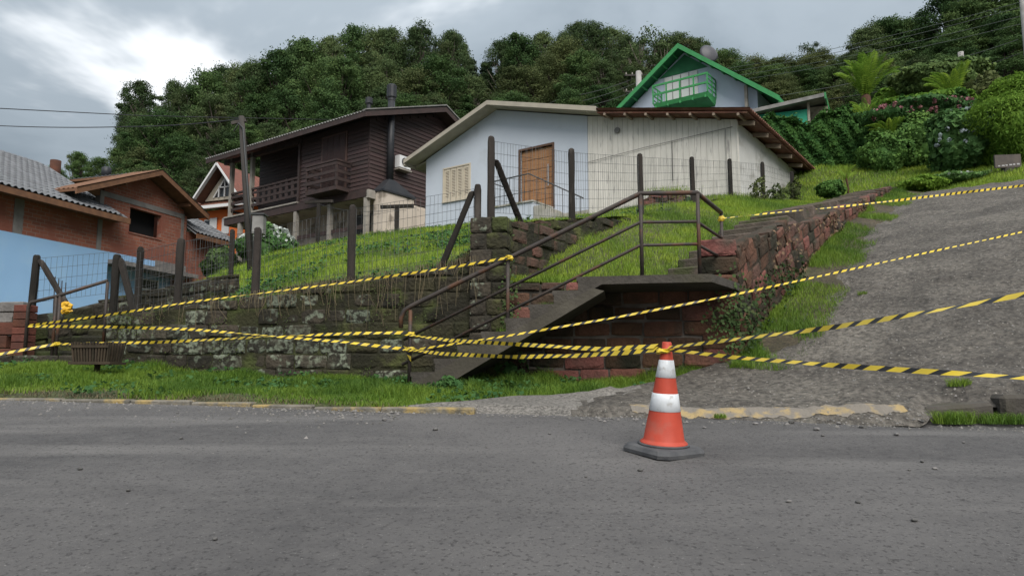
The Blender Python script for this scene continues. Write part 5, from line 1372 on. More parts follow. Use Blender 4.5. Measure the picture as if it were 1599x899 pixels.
for (a, b, d0, d1, y0, y1, st_, lab) in ((225,1010,54,60,38,75,30,'leafy tree in the middle of the wooded hill'), (215,1010,47,53,85,135,34,'lower leafy tree on the slope of the wooded hill'), (205,1000,43,46.5,140,205,40,'bushy tree at the foot of the wooded hill behind the roofs')):
    px = a
    while px < b:
        y = min(sk(px) + RND.uniform(y0, y1), 262); kind = RND.choices(['euc','broad','olive'], [.5,.35,.15 if px < 700 else .6])[0]
        if y > sk(px) + 20: tree(kind, lab, px, y, RND.uniform(d0,d1), 1.1, G1, hmin=4.5)
        px += RND.uniform(.75,1.25)*st_
# left edge of the wood: dense side and the smaller trees beyond
for (px, y, Y) in ((206,205,58),(212,250,52),(225,172,60),(222,215,55)): tree('broad' if px != 225 else 'euc', 'leafy tree closing the left flank of the wooded hill', px, y, Y, 1.0, G1)
for (px, y, Y, k) in ((118,236,75,'sparse'),(140,240,72,'broad'),(165,250,70,'broad'),(186,236,68,'sparse'),(100,262,74,'broad')):
    tree(k, 'small distant tree left of the wooded hill above the brick house', px, y, Y, .8, 'small distant trees at left')
# thin twiggy trees beside the green gable
for (px, y) in ((992,44),(1015,50),(1036,54)): tree('sparse', 'thin open tree with bare twigs left of the green gable', px, y, 56, .9, 'thin open trees')
for (px, y) in ((1060,54),(1088,62),(1040,66)): tree('euc', 'dark tree rising behind the green gable', px, y, 58, 1.0, 'dark trees behind the green gable')
# scrubby hillside right of the gable
for (a, b, d0, d1, y0, y1, st_) in ((1112,1350,58,62,0,16,20),(1120,1360,52,56,18,40,24),(1130,1400,46,50,45,75,28),(1150,1420,42,45,80,105,30)):
    px = a
    while px < b:
        k = RND.choices(['olive','broad','sparse'],[.6,.35,.05])[0]
        tree(k, 'olive green scrubby tree on the slope right of the green gable', px, max(sk(px),72) + RND.uniform(y0,y1), RND.uniform(d0,d1), 1.15, 'scrubby trees right of the gable', hmin=4); px += RND.uniform(.7,1.3)*st_
tree('sparse', 'lone flat topped little tree on the right skyline', 1268, 64, 64, .8)
# tall dark trees at upper right
for (a, b, d0, d1, y0, y1, st_) in ((1345,1900,46,52,0,14,36),(1350,1850,41,45,45,80,40),(1390,1760,36,39,88,125,42)):
    px = a
    while px < b:
        tree(RND.choice(['broad','broad','euc']), 'tall dark leafy tree in the upper right corner', px, sk(px) + RND.uniform(y0,y1), RND.uniform(d0,d1), 1.15, 'tall dark trees at upper right', hmin=5); px += RND.uniform(.75,1.2)*st_

ORD = ['first','second','third','fourth','fifth','sixth','seventh','eighth','ninth','tenth','eleventh','twelfth','thirteenth','fourteenth','fifteenth','sixteenth','seventeenth','eighteenth','nineteenth','twentieth']
ORD += ['twenty-' + o for o in ORD[:9]] + ['thirtieth'] + ['thirty-' + o for o in ORD[:9]] + ['fortieth'] + ['forty-' + o for o in ORD[:9]] + ['fiftieth']
def number_labels(name):
    fam = {}
    for o in COL.objects:
        if o.parent is None and o.name.split('.')[0] == name and 'label' in o: fam.setdefault(o['label'], []).append(o)
    for lab, os_ in fam.items():
        if len(os_) < 2: continue
        for i, o in enumerate(sorted(os_, key=lambda o: o.location.x/max(o.location.y, .1))): o['label'] = lab + ', ' + ORD[i] + ' from left'
number_labels('tree')

# ---------------------------------------------------------------- hedges and bushes
def bush(name, label, cat, c, r, n, size, m_, seed, group=None, asp=.42, jit=.55, up=.2, lump=.2, core=.80, droop=0., squash=1.0):
    rg = np.random.default_rng(seed); z0 = c[2]-r[2]
    o = thing(name, label, cat, (c[0], c[1], z0), 0, group); o['_z0'] = 0.
    u = sphere_pts(n, rg, up); ph = rg.random(8)*6.28
    k = 1 + lump*(np.sin(u[:,0]*4.3+ph[0])*np.sin(u[:,2]*4.1+ph[1]) + .7*np.sin(u[:,1]*7+ph[2]+u[:,0]*5)*np.cos(u[:,2]*6+ph[3]) + .35*np.sin(u[:,0]*15+ph[4])*np.sin(u[:,2]*14+ph[5])*np.sin(u[:,1]*13+ph[6]))
    e = np.sign(u)*np.abs(u)**squash
    p = e*np.array(r)*(k*(.90+.14*rg.random(n)))[:,None] + [0,0,r[2]]
    V_, F_ = leaf_cards(p, u, size, asp, jit, droop, rg)
    mesh_np('foliage', V_, F_, m_, o)
    if core: blob((0,0,r[2]), (r[0]*core, r[1]*core, r[2]*core), seed).build('inner_foliage', m_, o, smooth=True)
    return o
def flowers(o, r, n, size, m_, seed, zmin=-.1, front=True):
    rg = np.random.default_rng(seed); u = sphere_pts(n*3, rg); u = u[(u[:,2] > zmin) & (u[:,1] < (.2 if front else 2))][:n]
    Cs = []; Ns = []
    for q in u:
        c = q*np.array(r)*1.02 + [0,0,r[2]]; w = sphere_pts(9, rg); Cs.append(c + w*size*.5); Ns.append(w)
    V_, F_ = leaf_cards(np.concatenate(Cs), np.concatenate(Ns), size*.75, .5, .2, 0., rg)
    x = mesh_np('flower_heads', V_, F_, m_, o); x['kind'] = 'stuff'; return x
M_pink = mat('pink_petal', (.30,.13,.14), (.20,.08,.09), scale=3, rough=.7, island=.35, trans=.2)
M_petw = mat('white_petal', (.55,.58,.55), (.42,.46,.42), scale=3, rough=.7, island=.2, trans=.2)
M_petb = mat('pale_blue_petal', (.34,.37,.42), (.24,.30,.28), scale=3, rough=.7, island=.2, trans=.2)
# clipped hedge: a row of merged masses, one thing
hg = thing('hedge', 'long dense dark green hedge behind the shed with lighter top', 'hedge', (12.2, 25.0, 6.6)); hg['_z0'] = 0.
rg = np.random.default_rng(5)
h0 = np.array([9.0, 25.6]); h1 = np.array([15.3, 24.0]); n = 30000
k = rg.random(n); face = rg.random(n); depth = .9
base = h0 + (h1-h0)*k[:,None]; hd_ = unit(h1-h0); nr = np.array([hd_[1], -hd_[0]])
htop = 9.30 + .18*np.sin(k*21) + .12*np.sin(k*47) + .25*k; hbot = 7.3 + 0*k
q = rg.random(n); zf = hbot + (htop-hbot)*q; isf = face < .62
lum = .14*np.sin(k*60+q*5)*np.sin(q*9+k*20) + .10*rg.random(n)
off = np.where(isf, depth*(1-.25*np.maximum(0,q-.75)*4) + lum, (rg.random(n)*2-1)*depth)
zz = np.where(isf, zf, htop + lum)
htop0 = 0
C_ = np.stack([base[:,0]+nr[0]*off, base[:,1]+nr[1]*off, zz], -1); Nn = np.where(isf[:,None], np.array([nr[0],nr[1],.25]), np.array([nr[0]*.2,nr[1]*.2,1.]))
V_, F_ = leaf_cards(C_, Nn, .115, .42, .6, 0., rg); mesh_np('foliage', V_ - [12.2,25.,6.6], F_, M_hedge, hg)
mb = MB(); a, b = h0 - hd_*.0, h1
mb.hexa([(a[0]+nr[0]*.75,a[1]+nr[1]*.75,6.2),(b[0]+nr[0]*.75,b[1]+nr[1]*.75,6.2),(b[0]-nr[0]*.8,b[1]-nr[1]*.8,6.2),(a[0]-nr[0]*.8,a[1]-nr[1]*.8,6.2)],
        [(a[0]+nr[0]*.6,a[1]+nr[1]*.6,9.05),(b[0]+nr[0]*.6,b[1]+nr[1]*.6,9.3),(b[0]-nr[0]*.8,b[1]-nr[1]*.8,9.3),(a[0]-nr[0]*.8,a[1]-nr[1]*.8,9.05)])
shift(mb, (12.2,25.,6.6)).build('inner_foliage', M_hedge, hg)
def bc(px, py, Y): return tuple(at(px, py, Y))
bush('bush', 'large round bright green conifer bush at the right edge', 'bush', bc(1600,212,19.6), (1.45,1.4,1.45), 34000, .12, M_brt, 61, asp=.13, jit=.5, up=.3, lump=.12, droop=-1.6)
hy = bush('bush', 'hydrangea bush with pale flower heads beside the round conifer', 'bush', bc(1508,224,20.3), (.95,.9,1.0), 5200, .17, M_hyd, 62, asp=.45, lump=.14); flowers(hy, (.95,.9,1.0), 55, .10, M_petb, 1, -.2)
fl_ = bush('bush', 'wide flowering bush covered in pink blooms above the dark hollow', 'bush', bc(1462,178,23.0), (2.1,.9,.42), 7000, .12, M_hyd, 63, lump=.2); flowers(fl_, (2.1,.9,.42), 110, .10, M_pink, 2, -.5)
bush('bush', 'low bright green shrub spreading over the pink flowering bush', 'bush', bc(1462,165,24.6), (1.9,.9,.30), 6000, .13, M_brt, 64, lump=.2)
bush('bush', 'rounded mid green shrub behind the smaller tree fern', 'bush', bc(1470,132,29), (1.9,1.4,.85), 6500, .17, M_brd, 65)
bush('bush', 'light green shrub at the foot of the tall tree fern', 'bush', bc(1392,166,30.5), (.9,.8,.7), 4200, .16, M_brt, 66)
bush('bush', 'dark shaded bush in the hollow below the pink flowers', 'bush', bc(1440,232,22.8), (1.5,.9,.95), 9000, .09, M_hedge, 67)
bush('bush', 'dark low bush at the right end of the hedge', 'bush', bc(1388,246,22.6), (.8,.7,.75), 6000, .085, M_hedge, 68)
bush('bush', 'feathery weed bush with pinkish tips right of the small tree fern', 'bush', bc(1545,150,24.5), (.75,.7,.55), 2600, .13, M_olv, 69, lump=.3)
bush('bush', 'clipped low bush at the far corner of the shed', 'bush', bc(1296,296,18.9), (.33,.3,.22), 2600, .07, M_hedge, 70)
bush('bush', 'low leafy weeds on the bank at the top of the ramp, left clump', 'bush', bc(1440,288,18.6), (.5,.45,.16), 1900, .07, M_brt, 71, lump=.3)
wb_ = bush('bush', 'low leafy weeds with white flowers on the bank at the top of the ramp', 'bush', bc(1500,279,18.8), (.65,.45,.13), 2400, .07, M_hyd, 72, lump=.3); flowers(wb_, (.65,.45,.13), 24, .05, M_petw, 9, 0.)
wh_ = bush('bush', 'white flowering hydrangea bush under the wooden veranda', 'bush', bc(418,386,27.5), (1.0,.8,.75), 3800, .16, M_hyd, 73); flowers(wh_, (1.0,.8,.75), 40, .2, M_petw, 3, 0.)
bush('bush', 'leafy green shrub beside the tiled lean-to roof', 'bush', bc(345,412,27.5), (.6,.6,.6), 3800, .15, M_brd, 74)
for k_, (px, py, Y, r, lab) in enumerate(((1184,300,16.6,(.16,.15,.30),'creeper clump around the leaning fence post before the shed side'), (1242,300,18.6,(.14,.12,.30),'thin climbing weed on the last fence post'), (1212,306,17.6,(.22,.2,.22),'dry weeds at the foot of the shed side wall'))):
    bush('weed', lab, 'weed', bc(px,py,Y), r, 420, .06, M_olv, 80+k_, core=0, lump=.4)

# ---------------------------------------------------------------- tree ferns
def frond_mesh(seed, L_=1.6, m_=M_fern):
    rg = np.random.default_rng(seed); n = 30; Vv = []; Ff = []
    arch = 1.0 + .35*rg.random()
    def pos(k): a = arch*k; return np.array([L_*math.sin(a)/arch*1.0, 0, L_*(.55*math.sin(a*.9) - .62*k*k*arch*.55)])
    for i in range(n):
        k0, k1 = i/n, (i+1)/n; p, q = pos(k0), pos(k1); w = .012*(1-k0)+.003; o = len(Vv)
        Vv += [p+[0,w,0], p-[0,w,0], q-[0,w,0], q+[0,w,0]]; Ff.append((o,o+1,o+2,o+3))
        wl_ = .25*L_/1.6*math.sin(math.pi*min(1,(k0*.9+.1)))**.7*(1-.35*k0)
        d = unit(q-p)
        for s_ in (-1,1):
            b = np.array([0,s_,0]); tip = p + b*wl_ + d*wl_*.45 + np.array([0,0,-.22*wl_ - .03*rg.random()]); ww = L_/n*.62; o = len(Vv)
            mid = p + (tip-p)*.55 + [0,0,.02]
            Vv += [p, mid + d*ww*.6, tip, mid - d*ww*.5]; Ff.append((o,o+1,o+2,o+3))
    me_o = mesh_np('frond', np.array(Vv), Ff, m_); me = me_o.data; bpy.data.objects.remove(me_o); return me
FR = [frond_mesh(i) for i in range(4)]
def tree_fern(label, px, ybase, ycrown, Y, n, L_, up_ang, rt=1.):
    b = at(px, ybase, Y); t = at(px, ycrown, Y); g = float(hill_z(np.array(b[0]), np.array(b[1]))); zb = min(b[2], g) if ybase else g
    o = thing('tree_fern', label, 'tree fern', (b[0], b[1], zb)); o['_z0'] = 0.; h = t[2]-zb
    MB().tube([(0,0,-.2),(.04,0,h*.5),(0,0,h),(0,0,h+.15)], [.20*rt,.15*rt,.19*rt,.08*rt], 10).build('trunk', M_fibre, o, smooth=True)
    for i in range(n):
        inst('frond', FR[i % 4], o, (0,0,h), (RND.uniform(-.15,.15), -math.radians(up_ang*(.45+.85*((i*7) % n)/n)), i*2.399), (L_/1.6*RND.uniform(.85,1.1),)*3)
    return o
tree_fern('tall tree fern with spreading bright fronds above the hedge', 1353, 172, 152, 28.5, 34, 2.15, 66)
tree_fern('smaller tree fern with arching fronds among the shrubs', 1492, 172, 158, 26.5, 18, 1.7, 45)
tree_fern('low dark fern spreading at the right end of the hedge', 1392, 250, 214, 22.6, 18, 1.0, 30, .3)
tree_fern('young fern in front of the tall tree fern', 1352, 196, 190, 25.0, 14, 1.15, 60, .4)
tree_fern('small fern sprouting on the grass behind the shed', 1322, 284, 280, 20.0, 9, .55, 40, .15)

# ---------------------------------------------------------------- grass
def blade_mesh(name, P_, h, w, m_, lean=.5, rng=RNG, curl=True):
    n = len(P_); f = rng.random(n)*6.283; hd2 = np.stack([np.cos(f), np.sin(f), 0*f], -1); g = rng.random(n)*6.283
    ld = np.stack([np.cos(g), np.sin(g), 0*g], -1)*(lean*rng.random(n)*h)[:,None]
    wv = hd2*(w*.5)[:,None] if isinstance(w, np.ndarray) else hd2*w*.5
    up3 = np.zeros((n,3)); up3[:,2] = h
    a = P_ - wv; b = P_ + wv; c = P_ + up3*.62 + ld*.35; t = P_ + up3*np.sqrt(np.maximum(.2, 1-.35*lean)) + ld
    V_ = np.stack([a, b, c + wv*.55, t, c - wv*.55], 1).reshape(-1,3); i = np.arange(n)*5
    F_ = np.concatenate([np.stack([i,i+1,i+2,i+4],-1)]); F2 = np.stack([i+4,i+2,i+3],-1)
    me = bpy.data.meshes.new(name); nV = len(V_)
    me.vertices.add(nV); me.vertices.foreach_set('co', V_.astype(np.float32).ravel())
    loops = np.concatenate([F_.ravel(), F2.ravel()]).astype(np.int32); me.loops.add(len(loops)); me.loops.foreach_set('vertex_index', loops)
    st_ = np.concatenate([np.arange(0,4*n,4), 4*n + np.arange(0,3*n,3)]).astype(np.int32); me.polygons.add(2*n); me.polygons.foreach_set('loop_start', st_)
    me.update(calc_edges=True); me.materials.append(m_)
    o = bpy.data.objects.new(name, me); COL.objects.link(o); return o
def grassm(name, c1, c2, c3): return mat(name, c1, c2, scale=1.3, lo=.38, hi=.62, c3=c3, scale3=.8, lo3=.5, hi3=.62, rough=.6, island=.25, trans=.35, spec=.25)
M_g1 = grassm('lawn_grass', (.18,.285,.03), (.25,.335,.04), (.11,.19,.026))
M_g2 = grassm('verge_grass', (.11,.20,.024), (.17,.255,.034), (.07,.14,.02))
M_straw = mat('dry_straw', (.13,.105,.06), (.08,.064,.036), scale=4, rough=.8, island=.3)
rg = np.random.default_rng(77)
n = 230000; Yc = 8.6*np.exp(rg.random(n)*math.log(31/8.6)); Xc = (rg.random(n)*1.35 - .75)*Yc*.62
ok = (Yc > ystart(Xc) + .02) & (Xc > -6.0 - .25*(Yc-9)) & (Xc < 7.8); Xc, Yc = Xc[ok], Yc[ok]
hh = (.04 + .17*np.clip(vnoise(Xc,Yc,.9,71)+.35,0,1)**1.6+.05*np.clip(vnoise(Xc,Yc,.3,79),0,1))*(.6+.7*rg.random(len(Xc)))*np.clip(Yc/12,.9,1.6)
tag(blade_mesh('lawn_grass', np.stack([Xc,Yc,hill_z(Xc,Yc)-.01],-1), hh, .006*np.clip(Yc/8,1,3), M_g1, .8, rg), 'short bright green grass on the sloping lawn', 'grass', kind='stuff')
n = 170000; Xc = -11 + 13.8*rg.random(n); kk = rg.random(n)**.9; Yc = edge_y(Xc) + .10 + kk*(wall_y(Xc)-edge_y(Xc)-.1)
bare = vnoise(Xc,Yc,.55,72) + .5*np.clip(kk*4-.5,-1,1); inr = (Yc < ramp_top(Xc)) & (Xc > -.9)
ok = (bare > -.12 + .35*(rg.random(n)-.5)) & ~inr; Xc, Yc, kk = Xc[ok], Yc[ok], kk[ok]
hh = (.03 + .15*np.clip(vnoise(Xc,Yc,.4,73)+.35,0,1)**1.6 + .05*np.clip(vnoise(Xc,Yc,.15,173),0,1) + .02*np.clip(kk-.85,0,1)*6)*(.6+.8*rg.random(len(Xc)))*np.where(Xc > -1.2, 1.25, 1)
tag(blade_mesh('verge_grass', np.stack([Xc,Yc,verge_z(Xc,Yc)-.005],-1), hh, .007, M_g2, .9, rg), 'lush green grass on the verge below the wall', 'grass', kind='stuff')
n = 70000; Tt = T_FENCE + 1.75*rg.random(n); S = 6.7 + 15.3*rg.random(n)**1.5; ok = S > strip_s0(Tt); Tt, S = Tt[ok], S[ok]; Xc, Yc = xy(S, Tt)
hh = (.05 + .11*np.clip(vnoise(S,Tt,.6,74)+.42,0,1)**1.4)*(.6+.7*rg.random(len(S)))
tag(blade_mesh('slope_grass', np.stack([Xc,Yc,strip_z(S,Tt)-.01],-1), hh, .007, M_g1, .9, rg), 'bright green grass on the narrow slope beside the stone steps', 'grass', kind='stuff')
n = 40000; Tt = T_W3 + .02 + .7*rg.random(n)**1.7; S = 7.7 + 12.8*rg.random(n)**1.3; Xc, Yc = xy(S, Tt); ok = vnoise(Xc,Yc,.6,75) > -.2 + .4*(Tt-T_W3)*rg.random(n); Xc, Yc = Xc[ok], Yc[ok]
hh = (.03+.08*rg.random(len(Xc)))*np.clip(1.2+vnoise(Xc,Yc,.5,76)*1.5,.3,2)
tag(blade_mesh('bank_grass', np.stack([Xc,Yc,bank_z(Xc,Yc)-.005],-1), hh, .007, M_g2, .9, rg), 'green grass strip between the red wall and the ramp', 'grass', kind='stuff')
n = 90000; S = 19.6 + 6.5*rg.random(n)**1.2; Tt = -9 + 18.5*rg.random(n); Xc, Yc = xy(S, Tt); ok = (Xc > 7.95) & (Yc > ystart(Xc)) & (Xc < 18); Xc, Yc = Xc[ok], Yc[ok]
tag(blade_mesh('bank_grass', np.stack([Xc,Yc,hill_z(Xc,Yc)-.01],-1), .06+.12*rg.random(len(Xc)), .016, M_g1, .8, rg), 'grass on the bank at the top of the ramp', 'grass', kind='stuff')
# darker broad leaved patches and dry straw in the lawn
n = 40000; Yc = 9.0*np.exp(rg.random(n)*math.log(27/9.0)); Xc = (rg.random(n)*1.2 - .65)*Yc*.6
ok = (Yc > ystart(Xc) + .1) & (Xc > -4.4 - .22*(Yc-9)) & (Xc < 7) & (vnoise(Xc*.6,Yc,.8,171) + .5*vnoise(Xc,Yc,.25,172) > .14); Xc, Yc = Xc[ok], Yc[ok]
C_ = np.stack([Xc, Yc, hill_z(Xc,Yc)+.04+.08*rg.random(len(Xc))], -1); V_, F_ = leaf_cards(C_, np.tile([0,-.3,1.],(len(Xc),1)), .055, .5, .6, 0., rg)
tag(mesh_np('lawn_weeds', V_, F_, M_hyd), 'darker leafy weeds in patches across the lawn', 'weeds', kind='stuff')
n = 9000; Xc = -5.2 + 4.9*rg.random(n); Yc = wall_y(Xc) + .05 + .35*rg.random(n)**2; ok = vnoise(Xc,Yc*0,.6,174) > -.12 + .3*(rg.random(n)-.3); Xc, Yc = Xc[ok], Yc[ok]
tag(blade_mesh('dry_grass', np.stack([Xc,Yc,hill_z(Xc,np.maximum(Yc,ystart(Xc)))-.02],-1), .06+.16*rg.random(len(Xc))**1.5, .005, M_straw, 1.2, rg), 'dry straw grass along the top of the mossy wall', 'dry grass', kind='stuff')
# tufts: kerb edge, foot of the ramp, stair treads
def tuft(label, c, r, n, h, m_=M_g2, zf=None):
    f = rg.random(n)*6.283; q = np.sqrt(rg.random(n))*r; X_ = c[0]+np.cos(f)*q; Y_ = c[1]+np.sin(f)*q*.6; Z_ = np.full(n, c[2]) if zf is None else zf(X_, Y_)
    o = blade_mesh('grass_tuft', np.stack([X_-c[0], Y_-c[1], Z_-c[2]-.01],-1), h*(.45+.65*rg.random(n)), .006, m_, 1.0, rg); o.location = tuple(c)
    return tag(o, label, 'grass tuft', 'grass tufts')
for (px, py, r, n, h, lab) in ((1490,664,.16,700,.13,'bright grass tuft before the cracked kerb at the right foot of the ramp, left one'),(1570,664,.22,900,.11,'bright grass tuft before the cracked kerb at the right edge'),(1125,655,.05,120,.05,'tiny grass tuft at the foot of the ramp behind the cone'),(1500,622,.10,260,.10,'grass tuft on top of the cracked kerb'),(1348,476,.06,120,.07,'tiny grass tuft alone on the ramp surface')):
    g_ = on_road(px, py) if py > 630 else None
    if g_ is None: g_ = at(px, py, 6.15 if px == 1500 else 9.35)
    zf = (lambda X_, Y_: ramp_surf(X_, Y_)) if py < 600 else None
    g_[2] = road_at(g_[0], g_[1])+.02 if py > 630 else float(ramp_surf(np.array(g_[0]), np.array(g_[1])))
    tuft(lab, g_, r, n, h, zf=None)
for i, lab in ((3,'grass tuft growing on the fourth concrete step'),(5,'grass tuft growing on the sixth concrete step'),(6,'grass tuft growing on the step below the landing')):
    xl = x0 + (i+.6)*run; c_ = np.array([xl*LD[0] - .66*LD[1]*-1*0 , 0, 0]); px_, py_ = xl*LD[0] - .6*LD[1], 7.75 + xl*LD[1] + .6*LD[0]
    tuft(lab, np.array([px_, py_, Z1+rise*(i+1)]), .12, 130, .13)
# dry grass and stems hanging over the mossy wall
Vv = []; Ff = []
for i in range(150):
    X_ = -5.0 + 4.6*rg.random()**.6; y_ = wall_y(X_) - .03 - .05*rg.random(); z_ = topW1(X_*LLEN) + .03; L_ = .12 + .42*rg.random()**2*(1.4 if X_ > -2.4 else .6); ox = rg.normal()*.05; w = .0016+.0014*rg.random()
    pts = [(X_, y_+.12, z_-.02), (X_+ox*.3, y_, z_+.03), (X_+ox*.6, y_-.03, z_-L_*.45), (X_+ox+rg.normal()*.03, y_-.02, z_-L_)]
    for a, b in zip(pts[:-1], pts[1:]):
        o = len(Vv); Vv += [(a[0]-w,a[1],a[2]),(a[0]+w,a[1],a[2]),(b[0]+w,b[1],b[2]),(b[0]-w,b[1],b[2])]; Ff.append((o,o+1,o+2,o+3))
tag(mesh_np('dry_stems', Vv, Ff, M_straw), 'dry straw coloured stems hanging over the mossy wall', 'dry grass', kind='stuff')
# moss and small ferns on the wall face
n = 5200; Xm = -5.1 + 4.7*rg.random(n); tz = np.array([topW1(x*LLEN) for x in Xm]); zm = tz - (tz-.5)*rg.random(n)**1.7
ok = vnoise(Xm*1.0, zm, .28, 91) > .02 + .25*rg.random(n); Xm, zm = Xm[ok], zm[ok]
C_ = np.stack([Xm, wall_y(Xm) - .03 - .02*rg.random(len(Xm)), zm], -1); V_, F_ = leaf_cards(C_, np.tile([0,-1.,.4],(len(Xm),1)), .016, .5, .8, 0., rg)
tag(mesh_np('moss', V_, F_, mat('moss_green', (.06,.085,.02), (.04,.055,.016), scale=6, rough=.9, island=.3)), 'patches of moss and tiny ferns on the dark wall', 'moss', kind='stuff')
# ivy over the near end of the red wall
M_ivy = leafm('ivy_leaf', (.028,.052,.018), (.042,.07,.024), (.05,.05,.025), scale=3., trans=.1)
def ivy(label, C_, Nn, size, m_):
    V_, F_ = leaf_cards(C_, Nn, size, .5, .5, .3, rg); o_ = C_.mean(0); ob = mesh_np('ivy', V_-o_, F_, m_); ob.location = tuple(o_); return tag(ob, label, 'ivy')
n = 900; S = st(2.55,8.17)[0] + 2.7*rg.random(n)**1.2; zz_ = np.array([w3_base(s-8.12) for s in S]); q = rg.random(n)**1.4; Zi = zz_ + q*.75*np.clip(1.2-.25*(S-8.1),.35,1.2)
Xi, Yi = xy(S, np.full(n, T_W3+.05) + .10*rg.random(n)*(1-q)); ok = vnoise(S, Zi, .3, 95) > -.18; Xi, Yi, Zi = Xi[ok], Yi[ok], Zi[ok]
ivy('dense green ivy at the foot of the red ramp wall', np.stack([Xi,Yi,Zi],-1), np.tile([.81,-.58,.4],(len(Xi),1)), .045, M_ivy)
n = 420; C_ = np.stack([2.45 + .14*rg.normal(size=n), 8.08 - .03*np.abs(rg.normal(size=n)), 1.12 + .22*rg.normal(size=n)], -1)
ivy('hanging ivy between the landing and the red wall end', C_, np.tile([.2,-1.,.4],(n,1)), .04, M_ivy)
n = 700; S = 8.6 + 8.5*rg.random(n); Zi = np.array([w3_base(s-8.12) for s in S]); tp = np.array([w3_top(s-8.12) for s in S]); Zi = Zi + (tp-Zi)*rg.random(n); Xi, Yi = xy(S, np.full(n, T_W3+.04)); ok = vnoise(S, Zi, .5, 96) > .12
ivy('dry brownish creeper on the face of the red ramp wall', np.stack([Xi,Yi,Zi],-1)[ok], np.tile([.81,-.58,.2],(int(ok.sum()),1)), .05, mat('dry_leaf', (.16,.10,.06), (.10,.075,.04), scale=5, island=.3))
n = 260; C_ = np.stack([-.02+.05*rg.normal(size=n), 8.50 - .02*rg.random(n), 1.15+.28*rg.normal(size=n)], -1); ivy('thin strip of ivy beside the stone pillar', C_, np.tile([0,-1.,.3],(n,1)), .035, M_ivy)
# broad leaved weeds in the verge
n = 9000; Xc = -9 + 11*rg.random(n); kk = rg.random(n); Yc = edge_y(Xc) + .15 + kk*(wall_y(Xc)-edge_y(Xc)-.2); ok = (vnoise(Xc,Yc,.5,181) + .6*vnoise(Xc,Yc,.18,182) > .16) & ~((Yc < ramp_top(Xc)) & (Xc > -.9)); Xc, Yc = Xc[ok], Yc[ok]
C_ = np.stack([Xc, Yc, verge_z(Xc,Yc)+.02+.07*rg.random(len(Xc))], -1); V_, F_ = leaf_cards(C_, np.tile([0,-.2,1.],(len(Xc),1)), .045, .5, .6, 0., rg)
tag(mesh_np('verge_weeds', V_, F_, M_hyd), 'small broad leaved weeds scattered in the verge grass', 'weeds', kind='stuff')
n = 5000; Xc = -10 + 12.5*rg.random(n); Yc = edge_y(Xc) + .03 + .35*np.abs(rg.normal(size=n))*.6; ok = ~((Yc > ramp_start(Xc)) & (Xc > -1.0)); Xc, Yc = Xc[ok], Yc[ok]
tag(blade_mesh('verge_straw', np.stack([Xc,Yc,verge_z(Xc,Yc)],-1), .02+.05*rg.random(len(Xc)), .006, M_straw, 2.2, rg), 'dry straw and clippings along the kerb', 'dry grass', kind='stuff')
for k_, (px, py, r_w, lab) in enumerate(((800,590,.22,'shaded fern clump under the concrete stairs'),(705,612,.14,'broad leaved weed at the foot of the stairs'),(1120,470,.12,'leafy weed sprouting from the landing edge'))):
    c_ = on_road(px, py) if px != 1120 else at(1138,418,8.5); zg = float(verge_z(np.array(c_[0]), np.array(c_[1]))) if px != 1120 else 1.5
    bush('weed', lab, 'weed', (c_[0], c_[1], zg + r_w*.45), (r_w, r_w, r_w*.55), 260, .07, M_hyd, 120+k_, core=0, lump=.4, up=.6)

# ---------------------------------------------------------------- rubble heap by the shed, stones, gravel
rc = at(1047, 312, 15.2); rh = thing('rubble_heap', 'heap of red stone rubble overgrown with grass before the shed', 'rubble', (rc[0], rc[1], float(hill_z(np.array(rc[0]), np.array(rc[1]))))); rh['_z0'] = 0.
for j in range(4):
    for k in range(6-j):
        inst('block', RND.choice(BLK[M_st_red.name if RND.random() < .7 else M_st_brown.name]), rh, (-.50+.19*k+.09*j+RND.uniform(-.03,.03), .02*j+RND.uniform(-.05,.05), .02+.085*j), (RND.uniform(-.2,.2),RND.uniform(-.15,.15),RND.uniform(-.4,.4)), (.24,.3,.10))
o = blade_mesh('grass_cover', np.stack([.5*rg.normal(size=900)*.5, .12*rg.normal(size=900), .36-.22*np.abs(rg.normal(size=900))*.5],-1), .05+.06*rg.random(900), .008, M_g1, 1., rg); o.parent = rh; o['kind'] = 'stuff'
def rock_mesh(seed):
    r = random.Random(seed); me = bpy.data.meshes.new('stone'); bm = bmesh.new(); bmesh.ops.create_icosphere(bm, subdivisions=2, radius=.5)
    for v in bm.verts: v.co *= 1 + r.uniform(-.16,.16); 
    for v in bm.verts: v.co.z *= .62
    bm.to_mesh(me); bm.free(); me.materials.append(mat('grey_stone', (.15,.143,.137), (.09,.087,.084), scale=20, rough=.9, rnd=.35)); return me
ROCK = [rock_mesh(i) for i in range(4)]
stones = [(1000,735,.035),(1275,672,.05),(1236,661,.06),(1232,786,.03),(1340,787,.028),(1460,733,.03),(1440,722,.03),(1400,680,.045),(1428,816,.035),(336,842,.028),(277,646,.02),(283,685,.03),(348,689,.02),(125,733,.035),(200,766,.03),(640,698,.02),(680,672,.045),(600,656,.05),(1285,681,.03),(1100,668,.03),(1180,663,.04),(1505,692,.025),(1420,735,.02),(915,745,.02),(760,700,.018),(1310,662,.04),(1345,668,.04),(858,678,.025)]
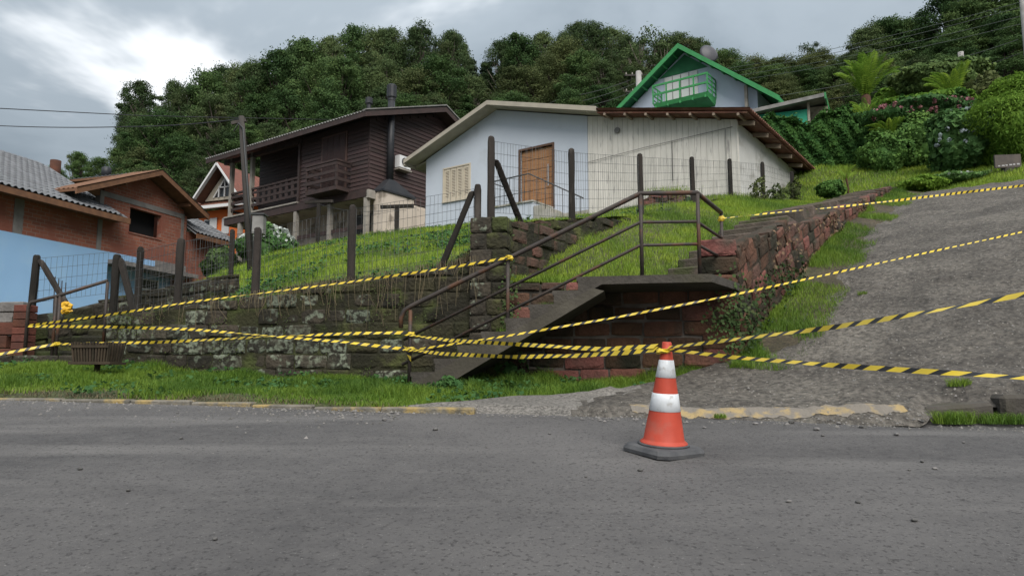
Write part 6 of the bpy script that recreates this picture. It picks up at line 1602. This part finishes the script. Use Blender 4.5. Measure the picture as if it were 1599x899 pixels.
for k, (px, py, s_) in enumerate(stones):
    g_ = on_road(px, py); o = bpy.data.objects.new('loose_stone', ROCK[k % 4]); COL.objects.link(o); o.location = (g_[0], g_[1], road_at(g_[0], g_[1]) + s_*.22); o.rotation_euler = (0,0,RND.uniform(0,6)); o.scale = (s_, s_*.8, s_*.8)
    tag(o, 'small loose stone lying on the grey asphalt', 'stone', 'loose stones on the asphalt')
# gravel on the ramp and along its foot
n = 7000; S = 5.7 + 13*rg.random(n)**1.4; Tt = -2.6 + 11*rg.random(n); Xg, Yg = xy(S, Tt); ok = (Yg > ramp_start(Xg)+.02) & (Yg < ramp_top(Xg)) & (Xg > -.3); Xg, Yg = Xg[ok], Yg[ok]
n2 = 900; Xf = -1 + 5.2*rg.random(n2); Yf = edge_y(Xf) + .02 + .07*rg.normal(size=n2); zf_ = np.where(Yf > ramp_start(Xf), ramp_surf(Xf, Yf), road_z(Xf, Yf)+.005)
n3 = 2200; Xk = -9.5 + 8.6*rg.random(n3); Yk = edge_y(Xk) - .01 - .22*np.abs(rg.normal(size=n3))**1.5; zk = road_z(Xk,Yk)+.004
P_ = np.concatenate([np.stack([Xg,Yg,ramp_surf(Xg,Yg)],-1), np.stack([Xf,Yf,zf_],-1), np.stack([Xk,Yk,zk],-1)]); n = len(P_); s_ = (.006 + .016*rg.random(n)**3)[:,None]
base = np.array([[1,0,-.2],[-.5,.87,-.2],[-.5,-.87,-.2],[0,0,.7]]); rot = rg.random(n)*6.28
Bx = base[None,:,0]*np.cos(rot)[:,None]-base[None,:,1]*np.sin(rot)[:,None]; By = base[None,:,0]*np.sin(rot)[:,None]+base[None,:,1]*np.cos(rot)[:,None]; Bz = np.tile(base[None,:,2],(n,1))
V_ = (P_[:,None,:] + np.stack([Bx,By,Bz],-1)*s_[:,:,None]).reshape(-1,3); i = np.arange(n)*4
F_ = np.concatenate([np.stack([i,i+1,i+3],-1),np.stack([i+1,i+2,i+3],-1),np.stack([i+2,i,i+3],-1)])
tag(mesh_np('gravel', V_, F_, mat('gravel_stone', (.17,.16,.145), (.10,.095,.09), scale=9, rough=.9, island=.45)), 'loose gravel on the ramp and along its foot', 'gravel', kind='stuff')
number_labels('loose_stone'); number_labels('rebar')
